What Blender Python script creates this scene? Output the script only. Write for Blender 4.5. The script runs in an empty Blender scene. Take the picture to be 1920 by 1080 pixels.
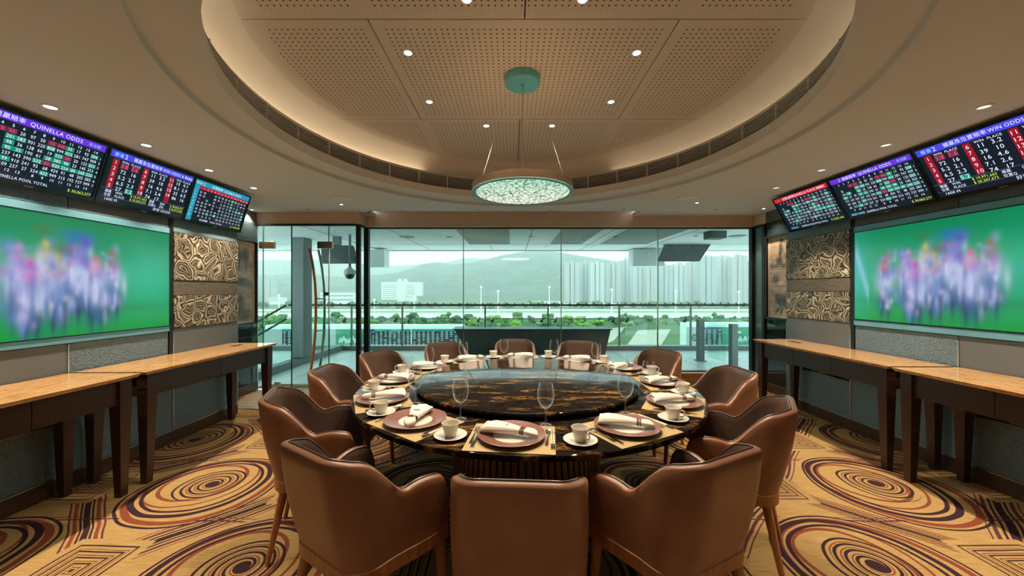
import bpy, bmesh, math, random
import numpy as np
from mathutils import Vector, Matrix, noise as mnoise

SC = bpy.context.scene
COL = SC.collection
R = math.radians
PI = math.pi
rnd = random.Random(7)

# ------------------------------------------------------------------ camera, world, exposure
EYE, F, CX, CY = 1.455, 685.0, 960.0, 545.0
cam_d = bpy.data.cameras.new('camera')
cam = bpy.data.objects.new('camera', cam_d)
COL.objects.link(cam)
cam.location = (0, 0, EYE)
cam.rotation_euler = (PI / 2, 0, 0)
cam_d.sensor_width = 36.0
cam_d.lens = 36.0 * F / 1920.0
cam_d.shift_y = (CY - 540.0) / 1920.0
cam_d.clip_start = 0.02
cam_d.clip_end = 20000
SC.camera = cam
vs = SC.view_settings
vs.view_transform = 'Standard'
vs.look = 'None'
vs.gamma = 1.0
vs.use_curve_mapping = False
vs.exposure = 0.0
SC.cycles.use_denoising = True
SC.cycles.transparent_max_bounces = 24
SC.cycles.max_bounces = 8
SC.cycles.sample_clamp_indirect = 6.0
SC.cycles.volume_bounces = 3

SKY = 3.1
world = bpy.data.worlds.new('overcast_sky')
SC.world = world
world.use_nodes = True
wn = world.node_tree
bgn = wn.nodes['Background']
bgn.inputs[0].default_value = (0.90, 0.94, 1.0, 1)
bgn.inputs[1].default_value = SKY

# lamp powers, including the fill row added behind the camera
WALL_SPOT, DOME_SPOT, FRONT_FILL, COVE_LED, PENDANT = 85.0, 78.0, 42.0, 4.5, 6.0
WARM = (1.0, 0.81, 0.60)

def px(x, y, d):
    """photo pixel + depth -> point"""
    return Vector(((x - CX) / F * d, d, EYE - (y - CY) / F * d))

# ------------------------------------------------------------------ mesh helpers
class MB:
    def __init__(s):
        s.v = []; s.f = []
    def quad(s, a, b, c, d):
        i = len(s.v); s.v += [tuple(a), tuple(b), tuple(c), tuple(d)]; s.f.append((i, i+1, i+2, i+3)); return s
    def box(s, x0, x1, y0, y1, z0, z1):
        i = len(s.v)
        s.v += [(x0,y0,z0),(x1,y0,z0),(x1,y1,z0),(x0,y1,z0),(x0,y0,z1),(x1,y0,z1),(x1,y1,z1),(x0,y1,z1)]
        s.f += [(i,i+3,i+2,i+1),(i+4,i+5,i+6,i+7),(i,i+1,i+5,i+4),(i+1,i+2,i+6,i+5),(i+2,i+3,i+7,i+6),(i+3,i,i+4,i+7)]
        return s
    def hexa(s, p):
        """eight corners: four of the bottom, four of the top"""
        i = len(s.v); s.v += [tuple(q) for q in p]
        s.f += [(i,i+3,i+2,i+1),(i+4,i+5,i+6,i+7),(i,i+1,i+5,i+4),(i+1,i+2,i+6,i+5),(i+2,i+3,i+7,i+6),(i+3,i,i+4,i+7)]
        return s
    def prism(s, poly, z0, z1):
        i = len(s.v); n = len(poly)
        s.v += [(x, y, z0) for x, y in poly] + [(x, y, z1) for x, y in poly]
        s.f.append(tuple(i + k for k in reversed(range(n)))); s.f.append(tuple(i + n + k for k in range(n)))
        for k in range(n):
            m = (k + 1) % n
            s.f.append((i + k, i + m, i + n + m, i + n + k))
        return s
    def lathe(s, prof, n=48, cx=0, cy=0, z=0, a0=0.0, a1=2*PI, ry=1.0):
        full = abs(a1 - a0 - 2*PI) < 1e-6
        m = n if full else n + 1
        i = len(s.v); k = len(prof)
        for j in range(m):
            a = a0 + (a1 - a0) * j / n
            ca, sa = math.cos(a), math.sin(a) * ry
            s.v += [(cx + r * ca, cy + r * sa, z + h) for r, h in prof]
        for j in range(n):
            j2 = (j + 1) % m
            for q in range(k - 1):
                a, b, c, d = i + j*k + q, i + j2*k + q, i + j2*k + q + 1, i + j*k + q + 1
                if prof[q][0] < 1e-7:
                    s.f.append((a, c, d))
                elif prof[q+1][0] < 1e-7:
                    s.f.append((a, b, c))
                else:
                    s.f.append((a, b, c, d))
        return s
    def tube(s, pts, r, n=8, cap=True):
        pts = [Vector(p) for p in pts]
        rs = r if isinstance(r, (list, tuple)) else [r] * len(pts)
        i = len(s.v); L = len(pts)
        up = None
        for j, p in enumerate(pts):
            t = (pts[min(j+1, L-1)] - pts[max(j-1, 0)]).normalized()
            if up is None:
                up = Vector((0, 0, 1)) if abs(t.z) < .9 else Vector((1, 0, 0))
            a = t.cross(up).normalized(); b = a.cross(t).normalized(); up = b
            for k in range(n):
                w = 2*PI*k/n
                s.v.append(tuple(p + rs[j] * (math.cos(w) * a + math.sin(w) * b)))
        for j in range(L-1):
            for k in range(n):
                k2 = (k+1) % n
                s.f.append((i+j*n+k, i+j*n+k2, i+(j+1)*n+k2, i+(j+1)*n+k))
        if cap:
            s.f.append(tuple(i + k for k in reversed(range(n))))
            s.f.append(tuple(i + (L-1)*n + k for k in range(n)))
        return s
    def loft(s, rings, cap=True, closed=True):
        i = len(s.v); n = len(rings[0])
        for r in rings:
            s.v += [tuple(p) for p in r]
        for j in range(len(rings)-1):
            for k in range(n if closed else n-1):
                k2 = (k+1) % n
                s.f.append((i+j*n+k, i+j*n+k2, i+(j+1)*n+k2, i+(j+1)*n+k))
        if cap and closed:
            s.f.append(tuple(i + k for k in reversed(range(n))))
            s.f.append(tuple(i + (len(rings)-1)*n + k for k in range(n)))
        return s
    def xf(s, M):
        s.v = [tuple(M @ Vector(p)) for p in s.v]; return s
    def mesh(s, name, smooth=35):
        me = bpy.data.meshes.new(name)
        me.from_pydata(s.v, [], s.f)
        me.validate()
        bm = bmesh.new(); bm.from_mesh(me)
        bmesh.ops.remove_doubles(bm, verts=bm.verts, dist=1e-5)
        bmesh.ops.recalc_face_normals(bm, faces=bm.faces)
        bm.to_mesh(me); bm.free()
        if smooth:
            me.shade_smooth(); me.set_sharp_from_angle(angle=R(smooth))
        return me
    def build(s, name, mat, parent=None, smooth=35, bevel=0, **kw):
        return mobj(name, s.mesh(name, smooth), mat, parent, bevel=bevel, **kw)

def tag(o, label=None, cat=None, group=None, kind=None):
    if label: o['label'] = label
    if cat: o['category'] = cat
    if group: o['group'] = group
    if kind: o['kind'] = kind
    return o

def mobj(name, me, mat, parent=None, loc=None, rotz=None, bevel=0, label=None, cat=None, group=None, kind=None):
    o = bpy.data.objects.new(name, me)
    COL.objects.link(o)
    if mat is not None and len(me.materials) == 0:
        me.materials.append(mat)
    if parent is not None: o.parent = parent
    if loc is not None: o.location = loc
    if rotz is not None: o.rotation_euler = (0, 0, rotz)
    if bevel:
        b = o.modifiers.new('bevel', 'BEVEL'); b.width = bevel; b.segments = 2; b.limit_method = 'ANGLE'
    return tag(o, label, cat, group, kind)

def empty(name, loc=(0,0,0), rotz=0, label=None, cat=None, group=None, kind=None):
    o = bpy.data.objects.new(name, None)
    COL.objects.link(o)
    o.empty_display_size = .1
    o.location = loc; o.rotation_euler = (0, 0, rotz)
    return tag(o, label, cat, group, kind)

def copy_tree(o, parent=None):
    c = o.copy(); COL.objects.link(c); c.parent = parent
    for ch in o.children:
        copy_tree(ch, c)
    return c

# ------------------------------------------------------------------ materials
class NT:
    def __init__(s, name):
        s.m = bpy.data.materials.new(name); s.m.use_nodes = True
        s.t = s.m.node_tree; s.n = s.t.nodes; s.l = s.t.links
        s.bsdf = s.n['Principled BSDF']; s.out = s.n['Material Output']
    def link(s, a, b): s.l.new(a, b)
    def put(s, v, inp):
        if hasattr(v, 'is_linked') or isinstance(v, bpy.types.NodeSocket): s.l.new(v, inp)
        elif isinstance(v, (tuple, list)) and len(v) == 3 and inp.type == 'RGBA': inp.default_value = (*v, 1)
        else: inp.default_value = v
    def math(s, op, a, b=None, c=None):
        n = s.n.new('ShaderNodeMath'); n.operation = op
        s.put(a, n.inputs[0])
        if b is not None: s.put(b, n.inputs[1])
        if c is not None: s.put(c, n.inputs[2])
        return n.outputs[0]
    def mix(s, f, a, b, mode='MIX'):
        n = s.n.new('ShaderNodeMix'); n.data_type = 'RGBA'; n.blend_type = mode
        s.put(f, n.inputs[0]); s.put(a, n.inputs[6]); s.put(b, n.inputs[7])
        return n.outputs[2]
    def geo(s): return s.n.new('ShaderNodeNewGeometry').outputs['Position']
    def objc(s): return s.n.new('ShaderNodeTexCoord').outputs['Object']
    def sep(s, v):
        n = s.n.new('ShaderNodeSeparateXYZ'); s.l.new(v, n.inputs[0]); return n.outputs
    def comb(s, x, y, z):
        n = s.n.new('ShaderNodeCombineXYZ')
        for i, q in enumerate((x, y, z)): s.put(q, n.inputs[i])
        return n.outputs[0]
    def mapping(s, v, scale=(1,1,1), rot=(0,0,0), loc=(0,0,0)):
        n = s.n.new('ShaderNodeMapping'); s.l.new(v, n.inputs[0])
        n.inputs['Scale'].default_value = scale; n.inputs['Rotation'].default_value = rot; n.inputs['Location'].default_value = loc
        return n.outputs[0]
    def noise(s, v, scale=5, detail=3, rough=.5, dist=0):
        n = s.n.new('ShaderNodeTexNoise'); s.l.new(v, n.inputs['Vector'])
        n.inputs['Scale'].default_value = scale; n.inputs['Detail'].default_value = detail
        n.inputs['Roughness'].default_value = rough; n.inputs['Distortion'].default_value = dist
        return n.outputs['Fac'], n.outputs['Color']
    def voronoi(s, v, scale=5, feature='F1'):
        n = s.n.new('ShaderNodeTexVoronoi'); s.l.new(v, n.inputs['Vector']); n.feature = feature
        n.inputs['Scale'].default_value = scale
        return n
    def ramp(s, f, stops, interp='LINEAR'):
        n = s.n.new('ShaderNodeValToRGB'); s.l.new(f, n.inputs[0]); e = n.color_ramp; e.interpolation = interp
        while len(e.elements) > 1: e.elements.remove(e.elements[-1])
        e.elements[0].position = stops[0][0]; e.elements[0].color = (*stops[0][1], 1)
        for p, c in stops[1:]:
            q = e.elements.new(p); q.color = (*c, 1)
        return n.outputs[0]
    def bump(s, h, strength=.3, dist=.01):
        n = s.n.new('ShaderNodeBump'); n.inputs['Strength'].default_value = strength; n.inputs['Distance'].default_value = dist
        s.l.new(h, n.inputs['Height']); s.l.new(n.outputs[0], s.bsdf.inputs['Normal'])
    def set(s, base=None, rough=None, metal=None, spec=None, coat=None):
        for k, v in (('Base Color', base), ('Roughness', rough), ('Metallic', metal), ('Specular IOR Level', spec), ('Coat Weight', coat)):
            if v is not None: s.put(v, s.bsdf.inputs[k])
        return s.m

def plain(name, base, rough=.5, metal=0, var=.08, vscale=12, bump=0, bscale=80, spec=None, coat=None):
    """procedural plain material with slight colour variation and fine relief"""
    t = NT(name); o = t.objc()
    f, _ = t.noise(o, vscale, 3)
    lo = tuple(c * (1 - var) for c in base); hi = tuple(min(1, c * (1 + var)) for c in base)
    t.set(t.ramp(f, [(.3, lo), (.7, hi)]), rough, metal, spec, coat)
    if bump:
        h, _ = t.noise(o, bscale, 2); t.bump(h, bump, .004)
    return t.m

def emis(name, col, strength=1.0):
    t = NT(name)
    t.set((0.01, 0.01, 0.01), .3)
    t.bsdf.inputs['Emission Color'].default_value = (*col, 1)
    t.bsdf.inputs['Specular IOR Level'].default_value = .25
    t.bsdf.inputs['Emission Strength'].default_value = strength
    return t.m

def glassmat(name, tint, refl=1.0, rough=0.0, edge=None):
    """thin clear pane: tinted transmission with a Fresnel (Schlick) reflection on top; edge: pale colour mixed in at the outline to imitate refracted brightness"""
    t = NT(name)
    tr = t.n.new('ShaderNodeBsdfTransparent'); tr.inputs[0].default_value = (*tint, 1)
    gl = t.n.new('ShaderNodeBsdfGlossy'); gl.inputs['Roughness'].default_value = rough; gl.inputs[0].default_value = (1, 1, 1, 1)
    lw = t.n.new('ShaderNodeLayerWeight'); lw.inputs[0].default_value = .5
    fc = lw.outputs['Facing']
    fac = t.math('MULTIPLY', t.math('ADD', .04, t.math('MULTIPLY', t.math('POWER', fc, 5.0), .96)), refl)
    mx = t.n.new('ShaderNodeMixShader')
    t.put(fac, mx.inputs[0]); t.link(tr.outputs[0], mx.inputs[1]); t.link(gl.outputs[0], mx.inputs[2])
    res = mx.outputs[0]
    if edge:
        df = t.n.new('ShaderNodeBsdfDiffuse'); df.inputs[0].default_value = (*edge, 1)
        tl = t.n.new('ShaderNodeBsdfTranslucent'); tl.inputs[0].default_value = (*edge, 1)
        ad = t.n.new('ShaderNodeMixShader'); ad.inputs[0].default_value = .6
        t.link(df.outputs[0], ad.inputs[1]); t.link(tl.outputs[0], ad.inputs[2])
        m2 = t.n.new('ShaderNodeMixShader'); t.put(t.math('MULTIPLY', t.math('POWER', fc, 3.0), .85), m2.inputs[0])
        t.link(res, m2.inputs[1]); t.link(ad.outputs[0], m2.inputs[2]); res = m2.outputs[0]
    t.link(res, t.out.inputs[0])
    return t.m

def woodmat(name, dark, light, rough=.35, scale=(3, 3, .4), coat=0.0):
    t = NT(name); o = t.objc()
    v = t.mapping(o, scale)
    f, c = t.noise(v, 9, 5, .6, .6)
    f2, _ = t.noise(t.mapping(o, tuple(q * 4 for q in scale)), 14, 2)
    g = t.math('ADD', t.math('MULTIPLY', f, .7), t.math('MULTIPLY', f2, .3))
    t.set(t.ramp(g, [(.32, dark), (.68, light)]), rough, coat=coat)
    t.bump(f2, .08, .002)
    return t.m

def attrmat(name, strength=None, rough=.3, attr='picture'):
    """shows a per-vertex picture (screens: given off as light, prints: as pigment)"""
    t = NT(name)
    a = t.n.new('ShaderNodeVertexColor'); a.layer_name = attr
    if strength:
        t.set((.01, .01, .01), rough)
        t.link(a.outputs[0], t.bsdf.inputs['Emission Color']); t.bsdf.inputs['Emission Strength'].default_value = strength
    else:
        t.set(a.outputs[0], rough)
    return t.m

def srgb(r, g, b):
    f = lambda c: (c/255/12.92) if c/255 <= .04045 else ((c/255+.055)/1.055)**2.4
    return (f(r), f(g), f(b))

M = {}
M['ceiling'] = plain('ceiling_paint', (.68, .70, .70), .85, var=.02, vscale=3)
M['cove'] = plain('cove_paint', (.74, .70, .64), .8, var=.02, vscale=3)
M['fascia'] = plain('fascia_paint', (.70, .56, .44), .8, var=.03)
M['black'] = plain('black_plastic', (.008, .008, .010), .25, var=.05)
M['bezel'] = plain('black_bezel', (.006, .006, .008), .18, var=.05)
M['void'] = plain('dark_void', (.006, .005, .005), .9, var=.05)
M['dark_metal'] = plain('dark_bronze_metal', (.02, .022, .022), .35, .6, var=.05)
M['steel'] = plain('polished_steel', (.72, .72, .72), .12, 1.0, var=.03)
M['chrome'] = plain('brushed_steel', (.62, .60, .57), .28, 1.0, var=.05)
M['brass'] = plain('satin_brass', (.62, .45, .30), .25, 1.0, var=.06)
M['canopy'] = plain('canopy_cyan_reflection', (.16, .56, .66), .30, .35, var=.05)  # cyan base paints in the reflection seen on the metal
M['white_enamel'] = plain('white_enamel', (.75, .73, .70), .4, var=.03)
M['panel'] = plain('wall_panel_taupe', (.125, .135, .14), .30, var=.04, vscale=4, spec=.6)
M['panel_low'] = plain('wall_panel_blue_reflection', (.13, .21, .25), .45, var=.04, vscale=4)  # same taupe panel with the window's blue reflection put into its colour
M['strip'] = plain('aluminium_teal_reflection', (.17, .40, .50), .35, .35, var=.05)  # teal tint stands in for the reflection on brushed aluminium
M['dark_glass'] = plain('black_glass_wall', (.012, .02, .022), .04, var=.05, spec=.8)
M['walnut'] = woodmat('dark_walnut', (.022, .010, .007), (.060, .028, .019), .3, (1, 6, 6))
M['baseboard'] = woodmat('baseboard_walnut', (.035, .018, .011), (.085, .042, .026), .35, (6, .6, 6))
M['legwood'] = woodmat('warm_cherry_wood', (.22, .075, .022), (.42, .17, .055), .3, (5, 5, .8))
M['slatwood'] = woodmat('red_mahogany', (.10, .030, .014), (.22, .075, .032), .28, (5, 5, .6))
M['porcelain'] = plain('cream_porcelain', (.72, .67, .58), .12, var=.02, coat=.3)
M['well'] = plain('white_glazed_well', (.72, .66, .56), .25, var=.02)
M['linen'] = plain('cream_linen', (.82, .75, .65), .85, var=.05, vscale=30, bump=.25, bscale=300)
M['ring'] = plain('brown_beaded_ring', (.10, .055, .035), .3, .6, var=.15)
M['ivory'] = plain('ivory_chopstick', (.78, .70, .56), .35, var=.05)
M['darktip'] = plain('dark_chopstick_end', (.03, .025, .025), .3, .4, var=.05)
M['glass_thin'] = glassmat('crystal_glass', (.95, .96, .97), 1.0, 0.0, (.80, .88, .95))  # pale edge colour imitates light refracted along the outline
M['pane'] = glassmat('green_tinted_pane', (.77, .92, .88), 1.0)
M['pane_out'] = glassmat('balustrade_pane', (.84, .95, .92), .7)

def leather(name, base, rough=.38):
    t = NT(name); o = t.objc()
    f, _ = t.noise(o, 6, 3); v = t.voronoi(o, 260)
    lo = tuple(c * .85 for c in base); hi = tuple(c * 1.15 for c in base)
    t.set(t.ramp(f, [(.3, lo), (.7, hi)]), rough, spec=.5)
    t.bump(v.outputs['Distance'], .12, .002)
    return t.m
M['leather'] = leather('tan_leather', (.30, .135, .072), .36)
M['leather_in'] = leather('brown_leather_lining', (.115, .068, .050), .28)
M['leather_seat'] = leather('slate_leather_seat', (.060, .058, .060), .30)

def m_plate():
    t = NT('mauve_brown_glaze'); f, _ = t.noise(t.objc(), 9, 3)
    t.set(t.ramp(f, [(.3, (.20, .085, .065)), (.7, (.27, .13, .10))]), .28)
    return t.m
M['plate'] = m_plate()

def m_mat():
    t = NT('woven_gold_placemat'); o = t.objc(); s = t.sep(o)
    a = t.math('SINE', t.math('MULTIPLY', s[0], 900)); b = t.math('SINE', t.math('MULTIPLY', s[1], 900))
    w = t.math('MULTIPLY', a, b); w = t.math('ADD', t.math('MULTIPLY', w, .5), .5)
    t.set(t.ramp(w, [(.15, (.26, .17, .06)), (.8, (.72, .54, .26))]), .5)
    t.bump(w, .35, .002)
    return t.m
M['placemat'] = m_mat()

def m_marble():
    t = NT('black_gold_marble'); p = t.geo()
    v = t.mapping(p, (1.0, 3.6, 1.0), (0, 0, R(-24)))
    f0, c0 = t.noise(v, 2.2, 3, .5)
    w = t.n.new('ShaderNodeVectorMath'); w.operation = 'MULTIPLY_ADD'
    t.link(c0, w.inputs[0]); w.inputs[1].default_value = (.35, .35, .35); t.link(v, w.inputs[2])
    f, _ = t.noise(w.outputs[0], 7, 8, .72, .8)
    f2, _ = t.noise(w.outputs[0], 3.2, 4, .6, .5)
    ridge = t.math('ABSOLUTE', t.math('SUBTRACT', f, .5))
    vein = t.ramp(ridge, [(0, (1, 1, 1)), (.022, (.5, .5, .5)), (.06, (0, 0, 0))])
    mask = t.ramp(f2, [(.52, (0, 0, 0)), (.66, (1, 1, 1))])
    k = t.math('MULTIPLY', vein, mask)
    f3, _ = t.noise(v, 20, 3)
    gold = t.ramp(f3, [(.35, (.30, .12, .025)), (.65, (.62, .34, .09))])
    f4, _ = t.noise(w.outputs[0], 26, 4, .6)
    base = t.ramp(f4, [(.40, (.005, .0045, .005)), (.62, (.018, .013, .011)), (.76, (.07, .045, .03))])
    rid2 = t.math('ABSOLUTE', t.math('SUBTRACT', f4, .47))
    base = t.mix(t.ramp(rid2, [(0, (.30, .30, .30)), (.012, (0, 0, 0))]), base, (.16, .12, .09))
    t.set(t.mix(k, base, gold), .05)
    t.bsdf.inputs['IOR'].default_value = 1.14
    return t.m
M['marble'] = m_marble()

def m_onyx():
    t = NT('honey_onyx'); p = t.geo()
    v = t.mapping(p, (6.0, .9, 1), (0, 0, R(6)))
    f, _ = t.noise(v, 3.0, 6, .65, 1.0); g, _ = t.noise(v, 11, 4, .6, .4)
    h = t.math('ADD', t.math('MULTIPLY', f, .7), t.math('MULTIPLY', g, .3))
    t.set(t.ramp(h, [(.30, (.22, .075, .018)), (.40, (.40, .19, .05)), (.50, (.50, .32, .14)), (.58, (.38, .17, .04)), (.66, (.52, .36, .19)), (.74, (.30, .12, .03))]), .10, spec=.6)
    return t.m
M['onyx'] = m_onyx()

def m_textured():
    t = NT('embossed_grey_panel'); p = t.geo()
    v = t.voronoi(t.mapping(p, (1, 1, 1)), 85); f, _ = t.noise(p, 60, 3)
    h = t.math('ADD', v.outputs['Distance'], f)
    t.set(t.ramp(h, [(.5, (.045, .075, .095)), (1.0, (.13, .20, .25))]), .35, spec=.6)
    t.bump(h, .5, .006)
    return t.m
M['textured'] = m_textured()

def m_agate():
    t = NT('agate_relief_panel'); p = t.geo()
    _, c = t.noise(p, 7, 1, .5)
    w = t.n.new('ShaderNodeVectorMath'); w.operation = 'MULTIPLY_ADD'
    t.link(c, w.inputs[0]); w.inputs[1].default_value = (.17, .17, .17); t.link(p, w.inputs[2])
    e = t.voronoi(w.outputs[0], 6.8, 'DISTANCE_TO_EDGE').outputs['Distance']
    f, _ = t.noise(p, 26, 2)
    s = t.math('SINE', t.math('ADD', t.math('MULTIPLY', e, 52), t.math('MULTIPLY', f, 2.5)))
    fine = t.math('ADD', t.math('MULTIPLY', s, .32), .32)
    rim = t.ramp(e, [(.04, (0, 0, 0)), (.06, (1, 1, 1)), (.10, (1, 1, 1)), (.13, (0, 0, 0))])
    gap = t.ramp(e, [(.012, (0, 0, 0)), (.035, (1, 1, 1))])
    h = t.math('MULTIPLY', t.math('MAXIMUM', fine, rim), gap)
    t.set(t.ramp(h, [(0, (.022, .017, .012)), (.45, (.19, .15, .10)), (1, (.55, .47, .33))]), .4, .2)
    t.bump(h, .5, .008)
    return t.m
M['agate'] = m_agate()

def m_zebrano():
    t = NT('grained_stone_band'); p = t.geo()
    f, _ = t.noise(t.mapping(p, (1, 3, 45)), 4, 5, .6, .5)
    t.set(t.ramp(f, [(.35, (.045, .034, .022)), (.6, (.16, .125, .078))]), .4)
    return t.m
M['stoneband'] = m_zebrano()

def m_carpet():
    t = NT('swirl_carpet'); p = t.geo(); s = t.sep(p); x, y = s[0], s[1]
    wob, wc = t.noise(p, 1.3, 2)
    ws = t.sep(wc)
    x = t.math('ADD', x, t.math('MULTIPLY', t.math('SUBTRACT', ws[0], .5), .10))
    y = t.math('ADD', y, t.math('MULTIPLY', t.math('SUBTRACT', ws[1], .5), .10))
    A, B = .835, .82
    u = t.math('DIVIDE', t.math('ADD', x, 2.29), A); v = t.math('DIVIDE', t.math('SUBTRACT', y, 2.73), B)
    P = t.math('MULTIPLY', t.math('ADD', u, v), .5); Q = t.math('MULTIPLY', t.math('SUBTRACT', u, v), .5)
    fp = t.math('SUBTRACT', P, t.math('ROUND', P)); fq = t.math('SUBTRACT', Q, t.math('ROUND', Q))
    dx = t.math('MULTIPLY', t.math('ADD', fp, fq), A); dy = t.math('MULTIPLY', t.math('SUBTRACT', fp, fq), B)
    def dist(ox, oy):
        a = t.math('SUBTRACT', dx, ox); b = t.math('SUBTRACT', dy, oy)
        return t.math('SQRT', t.math('ADD', t.math('MULTIPLY', a, a), t.math('MULTIPLY', b, b))), a, b
    def band(val, lo, hi):
        return t.math('MULTIPLY', t.math('GREATER_THAN', val, lo), t.math('LESS_THAN', val, hi))
    def either(*a):
        r = a[0]
        for q in a[1:]: r = t.math('MAXIMUM', r, q)
        return r
    d, _, _ = dist(0, 0); d1, _, _ = dist(.035, -.03); d2, a2, b2 = dist(.03, .015); d4, _, _ = dist(-.05, .05)
    st, _ = t.noise(t.mapping(p, (2, 60, 1)), 4, 3); sp, _ = t.noise(p, 160, 2)
    gr = t.math('ADD', t.math('MULTIPLY', st, .6), t.math('MULTIPLY', sp, .4))
    col = t.ramp(gr, [(.3, (.19, .108, .034)), (.55, (.36, .235, .090)), (.72, (.44, .31, .14))])
    base_c = col
    dark, rust, plum = (.030, .012, .018), (.17, .045, .020), (.085, .024, .032)
    outside = t.math('GREATER_THAN', d, .47)
    # diagonal bands along the borders between the medallions
    for val, sgn in ((fp, 1), (fq, -1)):
        e = t.math('SUBTRACT', .5, t.math('ABSOLUTE', val))
        if sgn > 0:
            col = t.mix(t.math('MULTIPLY', band(e, .035, .05), outside), col, rust)
            col = t.mix(t.math('MULTIPLY', band(e, .06, .068), outside), col, plum)
            col = t.mix(t.math('MULTIPLY', either(band(e, -.1, .012), band(e, .018, .026)), outside), col, dark)
        else:
            col = t.mix(t.math('MULTIPLY', either(band(e, .05, .066), band(e, .08, .086)), outside), col, plum)
            col = t.mix(t.math('MULTIPLY', either(band(e, -.1, .016), band(e, .026, .036)), outside), col, dark)
    # long straight weave lines
    fv = t.math('FRACT', t.math('MULTIPLY', v, 1.0)); 
    col = t.mix(t.math('MULTIPLY', either(band(fv, .49, .507), band(fv, .53, .537)), outside), col, plum)
    # nested keys where four medallions meet
    cxk = t.math('SUBTRACT', A, t.math('ABSOLUTE', dx)); cyk = t.math('SUBTRACT', B, t.math('ABSOLUTE', dy))
    for ax, ay in ((cxk, t.math('ABSOLUTE', dy)), (t.math('ABSOLUTE', dx), cyk)):
        mm = t.math('MAXIMUM', t.math('ABSOLUTE', ax), t.math('MULTIPLY', ay, 1.0))
        fr = t.math('FRACT', t.math('DIVIDE', mm, .042))
        inn = t.math('LESS_THAN', mm, .20)
        col = t.mix(t.math('LESS_THAN', mm, .225), col, base_c)
        col = t.mix(t.math('MULTIPLY', inn, t.math('LESS_THAN', fr, .26)), col, dark)
        col = t.mix(t.math('MULTIPLY', t.math('LESS_THAN', mm, .15), band(fr, .45, .62)), col, rust)
    # medallion: two heavy rings, crescents and the inner spiral
    col = t.mix(t.math('MULTIPLY', band(d1, .418, .455), t.math('LESS_THAN', d, .50)), col, rust)
    col = t.mix(band(d4, .335, .352), col, rust)
    col = t.mix(t.math('MULTIPLY', band(d4, .25, .275), t.math('LESS_THAN', d, .36)), col, rust)
    col = t.mix(either(band(d, .383, .418), band(d, .338, .360)), col, dark)
    col = t.mix(band(d1, .470, .486), col, dark)
    ang = t.math('DIVIDE', t.math('ARCTAN2', b2, a2), 2 * PI)
    sv = t.math('FRACT', t.math('SUBTRACT', t.math('DIVIDE', d2, .047), ang))
    col = t.mix(t.math('MULTIPLY', t.math('LESS_THAN', d2, .23), band(sv, .0, .34)), col, dark)
    col = t.mix(t.math('MULTIPLY', band(d2, .05, .19), band(sv, .5, .66)), col, rust)
    col = t.mix(t.math('LESS_THAN', d2, .045), col, dark)
    t.set(col, .95, spec=.15)
    t.bump(sp, .5, .006)
    return t.m
M['carpet'] = m_carpet()

def m_perf():
    t = NT('perforated_ceiling_board'); p = t.geo(); s = t.sep(p)
    k = .038
    fx = t.math('SUBTRACT', t.math('FRACT', t.math('DIVIDE', s[0], k)), .5)
    fy = t.math('SUBTRACT', t.math('FRACT', t.math('DIVIDE', s[1], k)), .5)
    d = t.math('SQRT', t.math('ADD', t.math('MULTIPLY', fx, fx), t.math('MULTIPLY', fy, fy)))
    hole = t.math('LESS_THAN', d, .155)
    def away(v, c, m): return t.math('GREATER_THAN', t.math('ABSOLUTE', t.math('SUBTRACT', v, c)), m)
    for q in (away(s[1], 2.176, .07), away(s[1], 3.44, .07), away(s[1], .92, .07), away(s[0], -.86, .05), away(s[0], 1.0, .05)):
        hole = t.math('MULTIPLY', hole, q)
    rx = t.math('SUBTRACT', s[0], .07); ry = t.math('SUBTRACT', s[1], 2.8)
    rr = t.math('SQRT', t.math('ADD', t.math('MULTIPLY', rx, rx), t.math('MULTIPLY', ry, ry)))
    hole = t.math('MULTIPLY', hole, t.math('LESS_THAN', rr, 1.68))
    t.set(t.mix(hole, (.66, .61, .55), (.05, .035, .025)), .85)
    return t.m
M['perf'] = m_perf()

# ================================================================== THE ROOM
XL, XR = -3.26, 3.535          # main side walls
XL2, XR2 = -3.745, 3.715       # recessed ends of the side walls, by the glazing
YL, YR = 4.32, 4.684           # where the side walls step back
YD, YG, YB = 5.36, 5.63, -1.7  # glass door plane, main glazing plane, back wall
ZC = 2.60
TC = Vector((.108, 2.778, 0))  # table centre
DC = Vector((.07, 2.80, 0))    # centre of the round ceiling

floor_o = MB().box(XL2-.1, XR2+.1, YB-.1, YG+.06, -.06, 0).build('floor', M['carpet'], smooth=0,
    label='swirl patterned gold and plum carpet covering the room', cat='carpet', kind='structure')

# ---- side walls and what is fixed on them
def wall(name, x, side, y1, x2, label):
    w = MB()
    t = .12 * side
    w.box(min(x, x+t), max(x, x+t), YB-.1, y1, 0, ZC+.1)
    w.box(min(x2, x2+t), max(x2, x2+t), y1, YG if side > 0 else YD+.02, 0, ZC+.1)
    w.box(min(x, x2+t), max(x, x2+t), y1-.06, y1, 0, ZC+.1)
    return w.build(name, M['panel'], smooth=0, label=label, cat='wall', kind='structure')
wall_left = wall('wall_left', XL, -1, YL, XL2, 'panelled left wall behind the video screen')
wall_right = wall('wall_right', XR, 1, YR, XR2, 'panelled right wall behind the video screen')
MB().box(XL-.2, XR+.2, YB-.1, YB, 0, ZC+.1).build('wall_back', M['panel'], smooth=0,
    label='plain taupe wall closing the room opposite the windows', cat='wall', kind='structure')

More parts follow.
